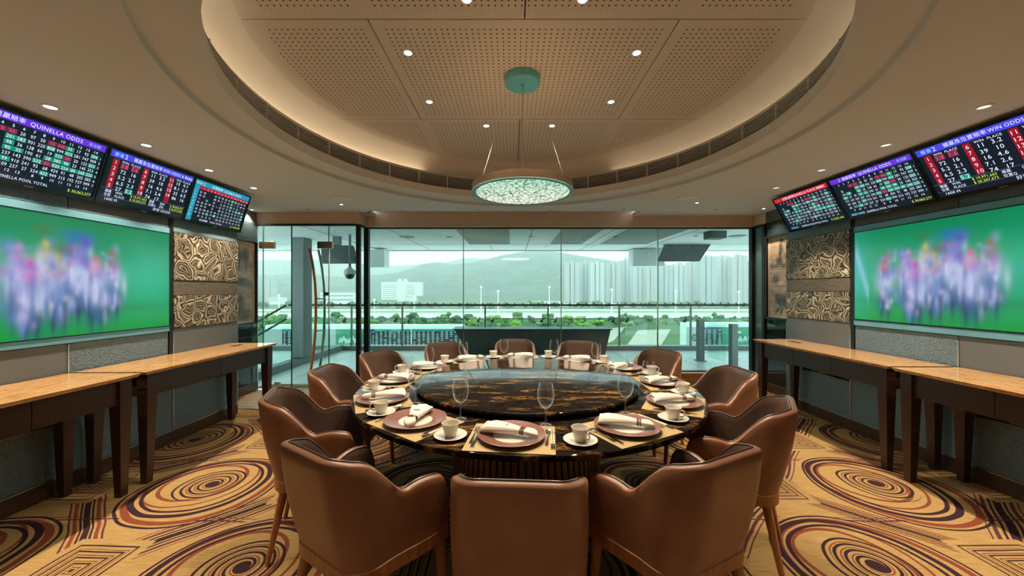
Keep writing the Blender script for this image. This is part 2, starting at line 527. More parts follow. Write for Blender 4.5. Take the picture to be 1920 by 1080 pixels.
def panels(wallo, x, s, yv, yp0, yp1, zs, ztv):
    """s: +1 when the room lies to +x of the wall. yv: joint, yp0..yp1: patterned bay"""
    zt, zb, zf, za, zm0, zm1, zb2 = zs
    def pan(name, y0, y1, z0, z1, mat, th=.014, bev=.002):
        g = .003
        return MB().box(min(x, x+s*th), max(x, x+s*th), y0+g, y1-g, z0+g, z1-g).build(name, mat, wallo, smooth=0, bevel=bev)
    yn = .6
    # above the screen
    pan('wall_panel', yn, yv, zt+zf, 2.42, M['textured']); pan('wall_panel', yv, yp0, zt+zf, 2.42, M['panel'])
    pan('wall_panel', yp0, yp1, za, 2.42, M['panel_low'])
    # aluminium bands over and under the screen
    pan('metal_strip', yn, yp0-.05, zt, zt+zf, M['strip'], .03); pan('metal_strip', yn, yp0-.05, zb-.06, zb, M['strip'], .03)
    pan('panel_joint', yp0-.05, yp0, .83, 2.42, M['dark_metal'], .02)
    # below the screen down to the desk
    pan('wall_panel', yn, yv, .62, zb-.06, M['panel']); pan('wall_panel', yv, yp0-.05, .62, zb-.06, M['textured'])
    pan('wall_panel', yp0, yp1, .62, zb2, M['panel'])
    # patterned bay
    pan('relief_panel', yp0, yp1, zm1, za, M['agate'], .024)
    pan('stone_band', yp0, yp1, zm0, zm1, M['stoneband'], .016)
    pan('relief_panel', yp0, yp1, zb2, zm0, M['agate'], .024)
    # under the desk
    pan('wall_panel', yn, yv, .124, .50, M['textured']); pan('mirror_strip', yn, yv, .505, .62, M['dark_glass'], .010)
    pan('wall_panel', yv, yp0, .124, .62, M['panel_low'])
    pan('wall_panel', yp0, yp1, .124, .50, M['textured']); pan('mirror_strip', yp0, yp1, .505, .62, M['dark_glass'], .010)
    for z in (.5,):
        pan('chrome_joint', yn, yv, z-.002, z+.008, M['chrome'], .017, 0); pan('chrome_joint', yp0, yp1, z-.002, z+.008, M['chrome'], .017, 0)
    for yy in (yv, yp0-.002, yp1-.004):
        MB().box(min(x, x+s*.02), max(x, x+s*.02), yy-.004, yy+.004, .124, 1.06).build('chrome_joint', M['chrome'], wallo, smooth=0)
panels(wall_left, XL, 1, 2.67, 3.50, YL, (1.985, 1.13, .065, 2.02, 1.41, 1.557, 1.092), 2.13)
panels(wall_right, XR, -1, 2.88, 3.80, YR, (2.045, 1.16, .065, 2.09, 1.444, 1.596, 1.12), 2.17)

def recess(wallo, x, s, y0, y1):
    """black glass facing of the recessed bay"""
    def pan(z0, z1, mat, th=.012):
        MB().box(min(x, x+s*th), max(x, x+s*th), y0, y1-.004, z0+.003, z1-.003).build('glass_panel', mat, wallo, smooth=0)
    pan(.124, .42, M['dark_glass']); pan(.42, .80, M['dark_glass']); pan(.80, 2.20, M['dark_glass']); pan(2.20, 2.44, M['dark_glass'])
    MB().box(min(x, x+s*.018), max(x, x+s*.018), y1-.012, y1, .1, 2.44).build('chrome_joint', M['chrome'], wallo, smooth=0)
recess(wall_left, XL2, 1, YL, YD)
recess(wall_right, XR2, -1, YR, YD)

for nm, x, s, x2, y1 in (('left', XL, 1, XL2, YL), ('right', XR, -1, XR2, YR)):
    b = MB().box(min(x, x+s*.02), max(x, x+s*.02), YB, y1, 0, .124)
    b.box(min(x2, x2+s*.02), max(x2, x2+s*.02), y1, YD, 0, .124)
    bo = b.build('baseboard_' + nm, M['baseboard'], smooth=0, bevel=.003,
        label='dark walnut skirting board along the %s wall' % nm, cat='baseboard', kind='structure')
    MB().box(min(x, x+s*.023), max(x, x+s*.023), YB, y1, .118, .126).build('metal_edge', M['chrome'], bo, smooth=0)

# ---- ceiling: flat sheet with a round step and the deep round coffer
N = 144
def ell(Rr, a): return (DC.x + Rr * math.cos(a), DC.y + Rr * 1.045 * math.sin(a))
RO, RI = 2.075, 1.87
yb, yf = YB-.1, 5.28
x0, x1 = XL2-.1, XR2+.1
def to_rect(a):
    c, s = math.cos(a), math.sin(a); k = 1e9
    if c > 1e-9: k = min(k, (x1-DC.x)/c)
    if c < -1e-9: k = min(k, (x0-DC.x)/c)
    if s > 1e-9: k = min(k, (yf-DC.y)/s)
    if s < -1e-9: k = min(k, (yb-DC.y)/s)
    return (DC.x+k*c, DC.y+k*s)
angs = [2*PI*k/N for k in range(N)] + [math.atan2(yy-DC.y, xx-DC.x) % (2*PI) for xx in (x0, x1) for yy in (yb, yf)]
angs = sorted(angs)
cm = MB(); na = len(angs)
for a in angs:
    cm.v += [(*to_rect(a), ZC), (*ell(RO, a), ZC), (*ell(RO, a), ZC+.032), (DC.x+RI*math.cos(a), DC.y+RI*math.sin(a), ZC+.032)]
for k in range(na):
    m = (k+1) % na
    for q in range(3): cm.f.append((4*k+q, 4*m+q, 4*m+q+1, 4*k+q+1))
ceiling = cm.build('ceiling', M['ceiling'], smooth=30, label='taupe painted ceiling with a round stepped recess', cat='ceiling', kind='structure')
sl = MB()
sl.box(x0, -2.1, yf, YD+.05, ZC, ZC+.05); sl.box(-2.34, -2.1, YD, YG+.1, ZC, ZC+.05); sl.box(1.86, x1, yf, YG+.1, ZC, ZC+.05)
sl.box(-2.1, 1.86, yf, YG+.1, ZC+.09, ZC+.12); sl.box(-2.1, 1.86, yf-.01, yf, ZC, ZC+.1)
sl.build('ceiling_edge', M['ceiling'], ceiling, smooth=0)

cove = MB()
prof = [(RI, ZC+.032), (RI, ZC+.115), (RI+.014, ZC+.115), (RI+.014, ZC+.055), (RI+.075, ZC+.055), (RI+.075, ZC+.285), (RI+.075, ZC+.30), (RI+.085, ZC+.30), (RI+.085, ZC+.285), (RI+.15, ZC+.285), (RI+.15, ZC+.31)]
for k in range(9):
    a = PI/2 * k/8
    prof.append((RI+.15 - .22*(1-math.cos(a)), ZC+.31 + .165*math.sin(a)))
prof.append((1.79, ZC+.476)); prof.append((1.77, ZC+.478))
cove.lathe(prof, N, DC.x, DC.y)
cove_o = cove.build('trim_1', M['cove'], smooth=40, label='cream curved cove ring around the round ceiling', cat='cove', kind='structure')
ZP = ZC + .475
MB().lathe([(0, ZP+.02), (RI+.05, ZP+.02)], N, DC.x, DC.y).build('backing_board', M['void'], cove_o, smooth=0)

def clip(poly, n, c):
    out = []
    for k in range(len(poly)):
        a, b = poly[k], poly[(k+1) % len(poly)]
        da, db = a[0]*n[0]+a[1]*n[1]-c, b[0]*n[0]+b[1]*n[1]-c
        if da <= 0: out.append(a)
        if (da < 0) != (db < 0):
            t = da/(da-db); out.append((a[0]+t*(b[0]-a[0]), a[1]+t*(b[1]-a[1])))
    return out
circ = [(DC.x+1.80*math.cos(2*PI*k/96), DC.y+1.80*math.sin(2*PI*k/96)) for k in range(96)]
rows = [(-9, .92, (-.86, 1.0)), (.92, 2.176, (-1.79, .075, 1.93)), (2.176, 3.44, (-.86, 1.0)), (3.44, 9, (-1.79, .075, 1.93))]
g = .004
for r0, r1, seams in rows:
    ed = [-9] + list(seams) + [9]
    for a, b in zip(ed[:-1], ed[1:]):
        p = clip(circ, (0, -1), -(r0+g)); p = clip(p, (0, 1), r1-g) if p else p
        p = clip(p, (-1, 0), -(a+g)) if p else p; p = clip(p, (1, 0), b-g) if p else p
        if len(p) > 2:
            MB().prism(p, ZP-.004, ZP+.012).build('ceiling_board', M['perf'], cove_o, smooth=0)

# air grille on the far side of the cove
grille = empty('air_grille', (DC.x, DC.y, ZC+.115), label='curved linear air grille in the cove of the round ceiling', cat='vent')
ga0, ga1 = R(-28), R(208)
MB().lathe([(RI+.070, .004), (RI+.070, .162)], 110, 0, 0, 0, ga0, ga1).build('grille_back', M['void'], grille)
for k in range(8):
    z = .010 + .0195*k
    MB().lathe([(RI+.070, z), (RI+.052, z), (RI+.052, z+.0045), (RI+.070, z+.0045)], 110, 0, 0, 0, ga0, ga1).build('grille_bar', M['cove'], grille)
dv = MB()
for k in range(22):
    a = ga0 + (ga1-ga0)*(k+.5)/22; c, s_ = math.cos(a), math.sin(a)
    d0, d1 = RI+.050, RI+.070; w = .004
    dv.hexa([(d0*c-w*s_, d0*s_+w*c, .006), (d0*c+w*s_, d0*s_-w*c, .006), (d1*c+w*s_, d1*s_-w*c, .006), (d1*c-w*s_, d1*s_+w*c, .006),
             (d0*c-w*s_, d0*s_+w*c, .160), (d0*c+w*s_, d0*s_-w*c, .160), (d1*c+w*s_, d1*s_-w*c, .160), (d1*c-w*s_, d1*s_+w*c, .160)])
    MBk = MB(); MBk.v = dv.v[-8:]; MBk.f = [tuple(i for i in f) for f in MB().hexa([(0,0,0)]*8).f]
    MBk.build('grille_divider', M['cove'], grille, smooth=0)

# LED strip lying on the cove ledge (left, right and near sides)
for a0, a1, lab, pw in ((R(125), R(262), 'warm LED strip on the left ledge of the round cove', 1.0), (R(278), R(415), 'warm LED strip on the right ledge of the round cove', .45)):
    MB().lathe([(RI+.100, ZC+.287), (RI+.135, ZC+.287), (RI+.135, ZC+.293), (RI+.100, ZC+.293), (RI+.100, ZC+.287)], 60, DC.x, DC.y, 0, a0, a1).build(
        'led_strip', emis('warm_led_strip', (1.0, .74, .46), COVE_LED*pw), label=lab, cat='light strip')

# ---- fascia over the glazing
MB().box(XL2-.1, -2.32, YD, YD+.05, 2.44, ZC+.02).box(-2.318, -2.24, YD, YG-.025, 2.44, ZC+.02).box(-2.30, XR2+.1, YG-.02, YG+.08, 2.44, ZC+.12).box(XR2-.012, XR2+.1, YD-.02, YG-.025, 2.44, ZC+.02).build(
    'trim_2', M['fascia'], smooth=0, label='warm painted fascia beam above the glass front', cat='beam', kind='structure')
MB().box(XL2, -2.24, YD-.012, YD+.05, 2.425, 2.442).box(-2.26, XR2, YG-.035, YG+.06, 2.425, 2.442).build(
    'trim_3', M['white_enamel'], smooth=0, label='pale trim line under the fascia beam', cat='trim', kind='structure')

# ---- main glazing
win = empty('window_1', (0, YG, 0), label='wide tall window of four tinted panes facing the racecourse', cat='window', kind='structure')
xs = [-2.235, -.748, .756, 2.244, 3.707]
KERB = .205
for a, b in zip(xs[:-1], xs[1:]):
    MB().box(a+.004, b-.004, -.006, .006, KERB+.02, 2.415).build('window_pane', M['pane'], win, smooth=0)
for x in xs[1:-1]:
    MB().box(x-.006, x+.006, -.012, .012, KERB+.02, 2.415).build('pane_joint', M['chrome'], win, smooth=0)
for x in (xs[0], xs[-1]):
    MB().box(x-.035, x+.035, -.04, .04, 0, 2.42).build('mullion', M['dark_metal'], win, smooth=0, bevel=.004)
MB().box(xs[0], xs[-1], -.03, .03, 2.405, 2.432).build('head_rail', M['dark_metal'], win, smooth=0)
MB().box(xs[0], xs[-1], -.03, .03, KERB+.005, KERB+.022).build('sill_rail', M['dark_metal'], win, smooth=0)
for nm, x in (('window_2', -2.25), ('window_3', 3.71)):
    w2 = empty(nm, (x, YD, 0), label='narrow return pane at the %s corner of the glass front' % ('left' if x < 0 else 'right'), cat='window', kind='structure')
    MB().box(-.006, .006, .03, YG-YD-.03, .03, 2.415).build('window_pane', M['pane'], w2, smooth=0)
    MB().box(-.03, .03, -.03, .03, 0, 2.42).build('mullion', M['dark_metal'], w2, smooth=0, bevel=.004)
    MB().box(-.02, .02, 0, YG-YD, 2.405, 2.432).build('head_rail', M['dark_metal'], w2, smooth=0)
kerbm = woodmat('polished_burl_kerb', (.10, .035, .012), (.36, .17, .06), .15, (2, 2, 5))
kerb = MB().box(xs[0]-.02, xs[-1]+.02, YG-.06, YG+.06, 0, KERB).build('trim_4', kerbm, smooth=0, bevel=.004, label='polished brown kerb under the main window', cat='kerb', kind='structure')
MB().box(xs[0]-.02, xs[-1]+.02, YG-.065, YG-.03, KERB-.014, KERB+.003).build('kerb_edge', M['white_enamel'], kerb, smooth=0)

# ---- frameless glass door front on the left
door = empty('door_1', (0, YD, 0), label='frameless glass double door with a bowed pull handle', cat='door', kind='structure')
dx = lambda p: (p-CX)/F*YD
for a, b in ((482, 494), (494, 547), (547, 617), (617, 669)):
    MB().box(dx(a)+.004, dx(b)-.004, -.006, .006, .012, 2.41).build('door_pane', M['pane'], door, smooth=0)
for p_ in (494, 617):
    MB().box(dx(p_)-.006, dx(p_)+.006, -.008, .008, .012, 2.41).build('door_seal', M['steel'], door, smooth=0)
MB().box(dx(547)-.005, dx(547)+.005, -.008, .008, .012, 2.41).build('door_seal', M['dark_metal'], door, smooth=0)
MB().box(dx(481), dx(671), -.03, .03, 2.405, 2.432).build('head_rail', M['dark_metal'], door, smooth=0)
MB().box(dx(481), dx(671), -.05, .05, 0, .008).build('threshold', M['chrome'], door, smooth=0)
for a, b in ((487, 516), (596, 624)):
    MB().box(dx(a), dx(b), -.022, .022, EYE-(466-CY)/F*YD, EYE-(453-CY)/F*YD).build('patch_fitting', M['brass'], door, smooth=0, bevel=.004)
MB().box(dx(516), dx(526), -.022, .022, .03, .12).build('patch_fitting', M['chrome'], door, smooth=0, bevel=.004)
MB().box(dx(608), dx(616), -.012, .012, EYE-(554-CY)/F*YD, EYE-(548-CY)/F*YD).build('lock_plate', M['dark_metal'], door, smooth=0)
hp = [(585, 467), (588, 480), (592, 502), (595.5, 530), (597, 560), (597, 595), (595.5, 630), (592, 665), (587, 697), (584, 706)]
for off, yy, mat, nm in ((0, -.07, M['legwood'], 'pull_handle'), (7, .07, M['steel'], 'pull_handle')):
    MB().tube([(dx(x+off), yy, EYE-(y-CY)/F*YD) for x, y in hp], .018, 10).build(nm, mat, door)
for yy in (560, 620):
    MB().tube([(dx(597), -.07, EYE-(yy-CY)/F*YD), (dx(604), .07, EYE-(yy-CY)/F*YD)], .009, 8).build('handle_stud', M['steel'], door)

# ---- striped entrance mat
t = NT('striped_entrance_mat'); s = t.sep(t.geo())
st = t.math('LESS_THAN', t.math('FRACT', t.math('DIVIDE', s[1], .062)), .45)
t.set(t.mix(st, (.36, .29, .21), (.07, .05, .035)), .9)
mat_o = MB().box(-3.60, -2.12, 4.50, 5.30, .0, .012).build('entrance_mat', t.m, smooth=0, label='brown striped entrance mat before the glass door', cat='mat')
MB().box(-3.62, -2.10, 4.47, 4.50, 0, .013).build('metal_edge', M['chrome'], mat_o, smooth=0)

# ================================================================== LAMPS
lampface = emis('lamp_lens', (1.0, .86, .66), 9.0)
def downlight(x, y, z, label, group, power=0, spot=70, r=.042, aim=None, face=lampface, blend=.5):
    o = empty('downlight', (x, y, z), label=label, cat='downlight', group=group)
    o_r = MB().lathe([(r*.72, -.001), (r*.74, -.005), (r, -.006), (r*1.06, 0), (r*.9, .004)], 20)
    mobj('trim_ring', DL.setdefault(('r', r), o_r.mesh('trim_ring')), M['white_enamel'], o)
    mobj('lens', DL.setdefault(('l', r, face.name), MB().lathe([(0, -.0015), (r*.72, -.0015)], 16).mesh('lens', 0)), face, o)
    if power:
        ld = bpy.data.lights.new('downlight_beam', 'SPOT'); ld.energy = power; ld.color = WARM
        ld.spot_size = R(spot); ld.spot_blend = blend; ld.shadow_soft_size = .03
        lo = bpy.data.objects.new('downlight_beam', ld); COL.objects.link(lo); lo.parent = o; lo.location = (0, 0, -.03)
        if aim: lo.rotation_euler = aim
    return o
DL = {}
ORD = ['first', 'second', 'third', 'fourth', 'fifth', 'sixth', 'seventh', 'eighth', 'ninth', 'tenth']
C_ = ZC - EYE
dimface = emis('dim_lamp_lens', (1.0, .85, .66), 1.2)
for side, xx in (('left', -2.51*C_), ('right', 2.565*C_)):
    for k in range(8):
        y = (3.549 - .521*k) * C_
        downlight(xx, y, ZC, '%s recessed downlight from the window end above the %s desks' % (ORD[k], side), 'downlights along the %s wall' % side,
                  WALL_SPOT * (1.0 if k < 6 else .8), 86, .040, face=lampface if side == 'left' else dimface, blend=.35)
for k in range(8):
    a = R(22.5 + 45*k)
    names = ['right far', 'far right of centre', 'far left of centre', 'left far', 'left near', 'near left of centre', 'near right of centre', 'right near']
    downlight(DC.x + .84*math.cos(a), DC.y + .84*math.sin(a), ZP-.004, 'bright round downlight in the perforated ceiling, %s of the ring' % names[k],
              'ring of downlights in the round ceiling', DOME_SPOT, 96, .035, face=emis('bright_lamp_lens', (1, .93, .82), 14.0) if k == 0 else bpy.data.materials['bright_lamp_lens'])
# small fittings along the window side of the ceiling
for k, (x, y, lit) in enumerate(((472, 393, 1), (577, 392, 0), (640, 383, 1), (754, 393, 0), (895, 393, 0), (1035, 393, 0), (1170, 392, 0), (1307, 380, 1), (1344, 392, 0), (1432, 391, 1))):
    d = C_*F/(CY-y); q = px(x, y, d)
    downlight(q.x, min(q.y, 5.24), ZC, '%s of ten small ceiling fittings beside the window, counted from the left' % ORD[k],
              'ceiling fittings by the window', ({0: 130, 9: 60}.get(k, 16)) if lit else 0, 95, .028, face=lampface if lit else M['black'])
# unseen lamps added behind the camera to light the near side
for k, x in enumerate((-1.5, -.5, .6, 1.6)):
    downlight(x, -.55, ZC, '%s added unseen fill lamp on the near side of the room, counted from the left' % ORD[k], 'added fill lamps on the near side', FRONT_FILL, 100, .04)
# ceiling loudspeakers
for k, (x, y) in enumerate(((641, 373), (1288, 372))):
    q = px(x, y, C_*F/(CY-y))
    sp = MB().lathe([(0, -.004), (.11, -.004), (.115, -.008), (.135, -.008), (.142, 0)], 36).build('ceiling_speaker', M['white_enamel'], label='round flush ceiling loudspeaker to the %s of the pendant' % ('left' if k == 0 else 'right'), cat='speaker', group='ceiling speakers')
    sp.location = (q.x, q.y, ZC)
for k, (x, y) in enumerate(((774, 265), (1161, 264))):
    q = px(x, y, 1.62*F/(CY-y))
    so = MB().lathe([(0, -.02), (.02, -.018), (.03, 0), (.05, 0), (.05, .003)], 20).build('sprinkler', M['ceiling'], label='small round sprinkler in the perforated ceiling, %s side' % ('left' if k == 0 else 'right'), cat='sprinkler', group='sprinklers')
    so.location = (q.x, q.y, ZP-.006)

# ---- pendant lamp
PC = (.08, 2.77)
pend = empty('pendant_lamp', (*PC, 2.19), label='round brass rimmed pendant lamp with glowing mint diffuser', cat='pendant lamp')
MB().lathe([(.366, .0), (.380, .0), (.380, .062), (.372, .066), (0, .066)], 72).build('rim', M['brass'], pend)
MB().lathe([(.352, .004), (.366, -.001), (.381, .001), (.383, .008), (.381, .010)], 72).build('lower_edge', M['canopy'], pend)
t = NT('cut_glass_diffuser'); o = t.objc()
_, c = t.noise(o, 16, 2); w = t.n.new('ShaderNodeVectorMath'); w.operation = 'MULTIPLY_ADD'
t.link(c, w.inputs[0]); w.inputs[1].default_value = (.05, .05, .05); t.link(o, w.inputs[2])
e = t.voronoi(t.mapping(w.outputs[0], (1, 1, 1)), 24, 'DISTANCE_TO_EDGE').outputs['Distance']
sep_ = t.sep(o)
tone = t.ramp(t.math('ADD', t.math('MULTIPLY', sep_[1], 1.3), .5), [(.1, (.55, .88, .66)), (.75, (1.0, .96, .84))])
cc = t.mix(t.ramp(e, [(.05, (0, 0, 0)), (.12, (1, 1, 1))]), (.05, .20, .14), tone)
t.set((.3, .3, .3), .2); t.link(cc, t.bsdf.inputs['Emission Color']); t.bsdf.inputs['Emission Strength'].default_value = .95
MB().lathe([(0, .006), (.36, .006)], 72).build('diffuser', t.m, pend)
can = MB().lathe([(0, ZP-2.19-.060), (.128, ZP-2.19-.060), (.133, ZP-2.19-.055), (.133, ZP-2.19-.004)], 48).build('canopy', M['canopy'], pend)
MB().tube([(0, 0, .06), (0, 0, ZP-2.19-.058)], .0035, 8).build('cable', M['chrome'], pend)
MB().lathe([(0, ZP-2.19-.078), (.012, ZP-2.19-.078), (.014, ZP-2.19-.058)], 16).build('cable_gland', M['chrome'], pend)
for a in (R(90), R(205), R(335)):
    MB().tube([(.33*math.cos(a), .33*math.sin(a), .06), (.09*math.cos(a), .09*math.sin(a), ZP-2.19-.058)], .0012, 6).build('suspension_wire', M['chrome'], pend)
ld = bpy.data.lights.new('pendant_glow', 'AREA'); ld.shape = 'DISK'; ld.size = .68; ld.energy = PENDANT; ld.color = (.95, 1.0, .86)
lo = bpy.data.objects.new('pendant_glow', ld); COL.objects.link(lo); lo.parent = pend; lo.location = (0, 0, -.004)

# ================================================================== CONSOLE DESKS
def desk(name, side, xf, xw, y0, y1, label, outlet=None):
    """side +1: stands on the left wall (front faces +x)"""
    o = empty(name, ((xf+xw)/2, (y0+y1)/2, 0), label=label, cat='desk', group='console desks along the walls')
    w = abs(xf-xw)/2; L = (y1-y0)/2; f = side * w      # f: local x of the front edge
    bx = lambda a, b: (min(a, b), max(a, b))
    top = MB()
    zt, th = .855, .026
    e = .012
    top.hexa([(-w+e, -L+e, zt-th), (w-e, -L+e, zt-th), (w-e, L-e, zt-th), (-w+e, L-e, zt-th), (-w, -L, zt-.006), (w, -L, zt-.006), (w, L, zt-.006), (-w, L, zt-.006)])
    top.box(-w, w, -L, L, zt-.006, zt)
    top.build('onyx_top', M['onyx'], o, smooth=0, bevel=.002)
    zr, zb = zt-th, .655
    fi = f - side*.05
    ap = MB(); a, b = bx(fi-side*.02, -f+side*.03)
    ap.box(a, b, -L+.07, L-.07, zb, zr)
    ap.build('apron', M['walnut'], o, smooth=0)
    n = 2 if L > .7 else 2
    yy0, yy1 = -L+.105, L-.105
    for k in range(3 if L > .79 else 2):
        nn = 3 if L > .79 else 2
        q0 = yy0 + (yy1-yy0)*k/nn + .002; q1 = yy0 + (yy1-yy0)*(k+1)/nn - .002
        a, b = bx(fi, fi-side*.02)
        MB().box(a, b, q0, q1, zb, zr-.003).build('drawer_front', M['walnut'], o, smooth=0, bevel=.002)
    for sx in (1, -1):
        for sy in (1, -1):
            cx = f - side*.07 if sx > 0 else -f + side*.06
            cy = sy*(L-.075); h, q = .040, .024
            lg = MB()
            lg.hexa([(cx-q, cy-q+sy*.004, 0), (cx+q, cy-q+sy*.004, 0), (cx+q, cy+q+sy*.004, 0), (cx-q, cy+q+sy*.004, 0),
                     (cx-h, cy-h, zb), (cx+h, cy-h, zb), (cx+h, cy+h, zb), (cx-h, cy+h, zb)])
            lg.box(cx-h, cx+h, cy-h, cy+h, zb, zr)
            lg.build('leg', M['walnut'], o, smooth=0, bevel=.002)
    if outlet:
        MB().box(-.02-.05*side, .03-.05*side, outlet-.07, outlet+.07, zt, zt+.003).build('cable_flap', M['dark_metal'], o, smooth=0)
    return o
desk('console_desk', 1, -2.70, XL+.03, 2.70, 4.20, 'onyx topped dark wood console desk on the left, nearer the glass door', .55)
desk('console_desk', 1, -2.70, XL+.03, 1.06, 2.66, 'onyx topped dark wood console desk under the left video screen')
desk('console_desk', -1, 2.99, XR-.03, 2.91, 4.53, 'onyx topped dark wood console desk on the right, nearer the window', .55)
desk('console_desk', -1, 2.97, XR-.03, 1.24, 2.86, 'onyx topped dark wood console desk under the right video screen')

# ================================================================== SCREENS
GL = {}
def glyph(ch):
    if ch in GL: return GL[ch]
    c = bpy.data.curves.new('glyph', 'FONT'); c.body = ch + '|'; c.size = 1.0; c.resolution_u = 2 if ord(ch) < 256 else 1
    c2 = bpy.data.curves.new('glyph', 'FONT'); c2.body = ch; c2.size = 1.0; c2.resolution_u = c.resolution_u
    o = bpy.data.objects.new('glyph', c); o2 = bpy.data.objects.new('glyph', c2); COL.objects.link(o); COL.objects.link(o2)
    bpy.context.view_layer.update()
    dg = bpy.context.evaluated_depsgraph_get()
    m2 = o2.evaluated_get(dg).to_mesh()
    vs_ = [(v.co.x, v.co.y) for v in m2.vertices]; fs = [tuple(p.vertices) for p in m2.polygons]
    o2.evaluated_get(dg).to_mesh_clear()
    m1 = o.evaluated_get(dg).to_mesh(); xm = max([v.co.x for v in m1.vertices] or [.6]); o.evaluated_get(dg).to_mesh_clear()
    if ch == ' ': adv = .3
    else: adv = max(xm - .13, (max([x for x, y in vs_]) + .06) if vs_ else .3)
    bpy.data.objects.remove(o); bpy.data.objects.remove(o2); bpy.data.curves.remove(c); bpy.data.curves.remove(c2)
    GL[ch] = (vs_, fs, adv)
    return GL[ch]

class Page:
    """flat page of coloured blocks and lettering, u to the right, v up, in metres"""
    def __init__(s): s.b = {}; s.blocks = []
    def mb(s, c): return s.b.setdefault(c, MB())
    def rect(s, c, u0, v0, u1, v1, lift=.0004):
        s.blocks.append((c, MB().quad((u0, v0, lift), (u1, v0, lift), (u1, v1, lift), (u0, v1, lift))))
    def text(s, c, txt, u, v, h, align='l', sx=1.0, lift=.0009):
        w = sum(glyph(ch)[2] for ch in txt) * h * sx
        x = u - (w if align == 'r' else w/2 if align == 'c' else 0)
        m = s.mb(c)
        for ch in txt:
            vs_, fs, adv = glyph(ch)
            i = len(m.v)
            m.v += [(x + a*h*sx, v + b*h, lift) for a, b in vs_]; m.f += [tuple(i+k for k in f) for f in fs]
            x += adv*h*sx

SCOL = {'white': (.75, .85, 1.0), 'cyan': (.25, .65, .95), 'violet': (.17, .035, .85), 'blue': (.08, .07, .90), 'red': (.42, .006, .02), 'pink': (.95, .12, .30),
        'green': (.02, .36, .22), 'lime': (.62, .85, .06), 'teal': (.02, .36, .55), 'crimson': (.75, .004, .03), 'line': (.12, .20, .35), 'rose': (.28, .03, .08), 'yellow': (.9, .6, .02)}
SM = {}
def scol(c):
    if c not in SM: SM[c] = emis('screen_' + c, SCOL[c], 1.15 if c in ('white', 'lime', 'cyan') else .85)
    return SM[c]
scr_bg = emis('screen_dark', (.004, .010, .022), 1.0)

rowsQ = [('20', ['15', '52', '20', '97', '50', '15', '348', '35', '17', '93', '204'], '1'), ('315', ['201', '383', '901', '220', '808', '999', '433', '281', '747', '909'], '2'),
         ('17', ['98', '36', '138', '66', '19', '223', '34', '20', '125', '253'], '3'), ('', ['90', '35', '190', '61', '28', '383', '98', '23', '145', '353'], '4'),
         ('109', ['143', '390', '532', '83', '020', '224', '80', '240', '225'], '5'), ('315 910', ['241', '95', '68', '424', '91', '48', '205', '583'], '6'), ('', ['324', '433', '999', '315', '192', '737', '999'], '7')]
GREEN = {'201', '808', '98', '90', '223', '28', '383', '35', '532', '020', '224', '80', '240', '225', '433', '253', '204'}
PINK = {'52', '15', '348', '34', '83'}
def page_quinella(w, h, head='violet', title='QUINELLA ODDS', cjk='連贏賠率', total='$ 30,063,277', foot='QUINELLA POOL TOTAL', fcjk='連贏彩池總額'):
    p = Page(); k = h/.40
    p.rect(head, 0, h-.047*k, w, h)
    if head == 'crimson':
        p.text('pink', '2', w*.02, h-.038*k, .04*k); p.text('yellow', '2', w*.08, h-.038*k, .042*k)
        p.text('white', '14:12', w*.93, h-.036*k, .034*k, 'r')
    else: p.text('white', '2', w*.12, h-.037*k, .04*k)
    p.text('white', cjk, w*.17, h-.036*k, .034*k); p.text('white', title, w*.17+.16*k, h-.036*k, .036*k, sx=.95)
    if head != 'crimson': p.text('cyan', '投注額', w*.90, h-.032*k, .024*k, 'c')
    cols = 13
    def cu(i): return w*(.075 + .895*i/cols)
    for i in range(2, 15): p.text('white', str(i), cu(i-1.7), h-.077*k, .026*k, 'c')
    y = h-.112*k
    for r, (lead, vals, num) in enumerate(rowsQ):
        n = len(vals)
        for j, s_ in enumerate(vals):
            u = cu(12.3-(n-1-j)) + 0
            hot = 'pink' if s_ in PINK else 'white'
            if s_ in GREEN: p.rect('green', u-.0235*k, y-.004*k, u+.0235*k, y+.025*k)
            if s_ in PINK: p.rect('rose', u-.0225*k, y-.004*k, u+.0225*k, y+.025*k)
            p.text(hot, s_, u, y, .0305*k, 'c', .80)
        p.text('white', num, w*.985, y, .024*k, 'r')
        # lower left triangle of the matrix
        m = r
        for j in range(m):
            s_ = str([109, 315, 910, 22, 58, 237, 144, 66, 99, 500, 27][(r*3+j*5) % 11])
            u = cu(.3+j)
            if (r+j) % 5 == 3: p.rect('green', u-.025*k, y-.005*k, u+.025*k, y+.026*k)
            p.text('white', s_, u, y, .030*k, 'c', .78)
        y -= .0345*k
    for i in range(8, 15): p.text('white', str(i), cu(12.3-(14-i)), y+.004*k, .025*k, 'c')
    for i in range(9, 14): p.text('white', str(i), cu(i-8.2), y+.004*k, .025*k, 'c')
    p.text('cyan', fcjk, w*.05, .010*k, .024*k, sx=.9); p.text('white', foot, w*.05+.150*k, .010*k, .026*k, sx=.85)
    p.text('lime', total, w*.985, .010*k, .029*k, 'r', .85)
    return p
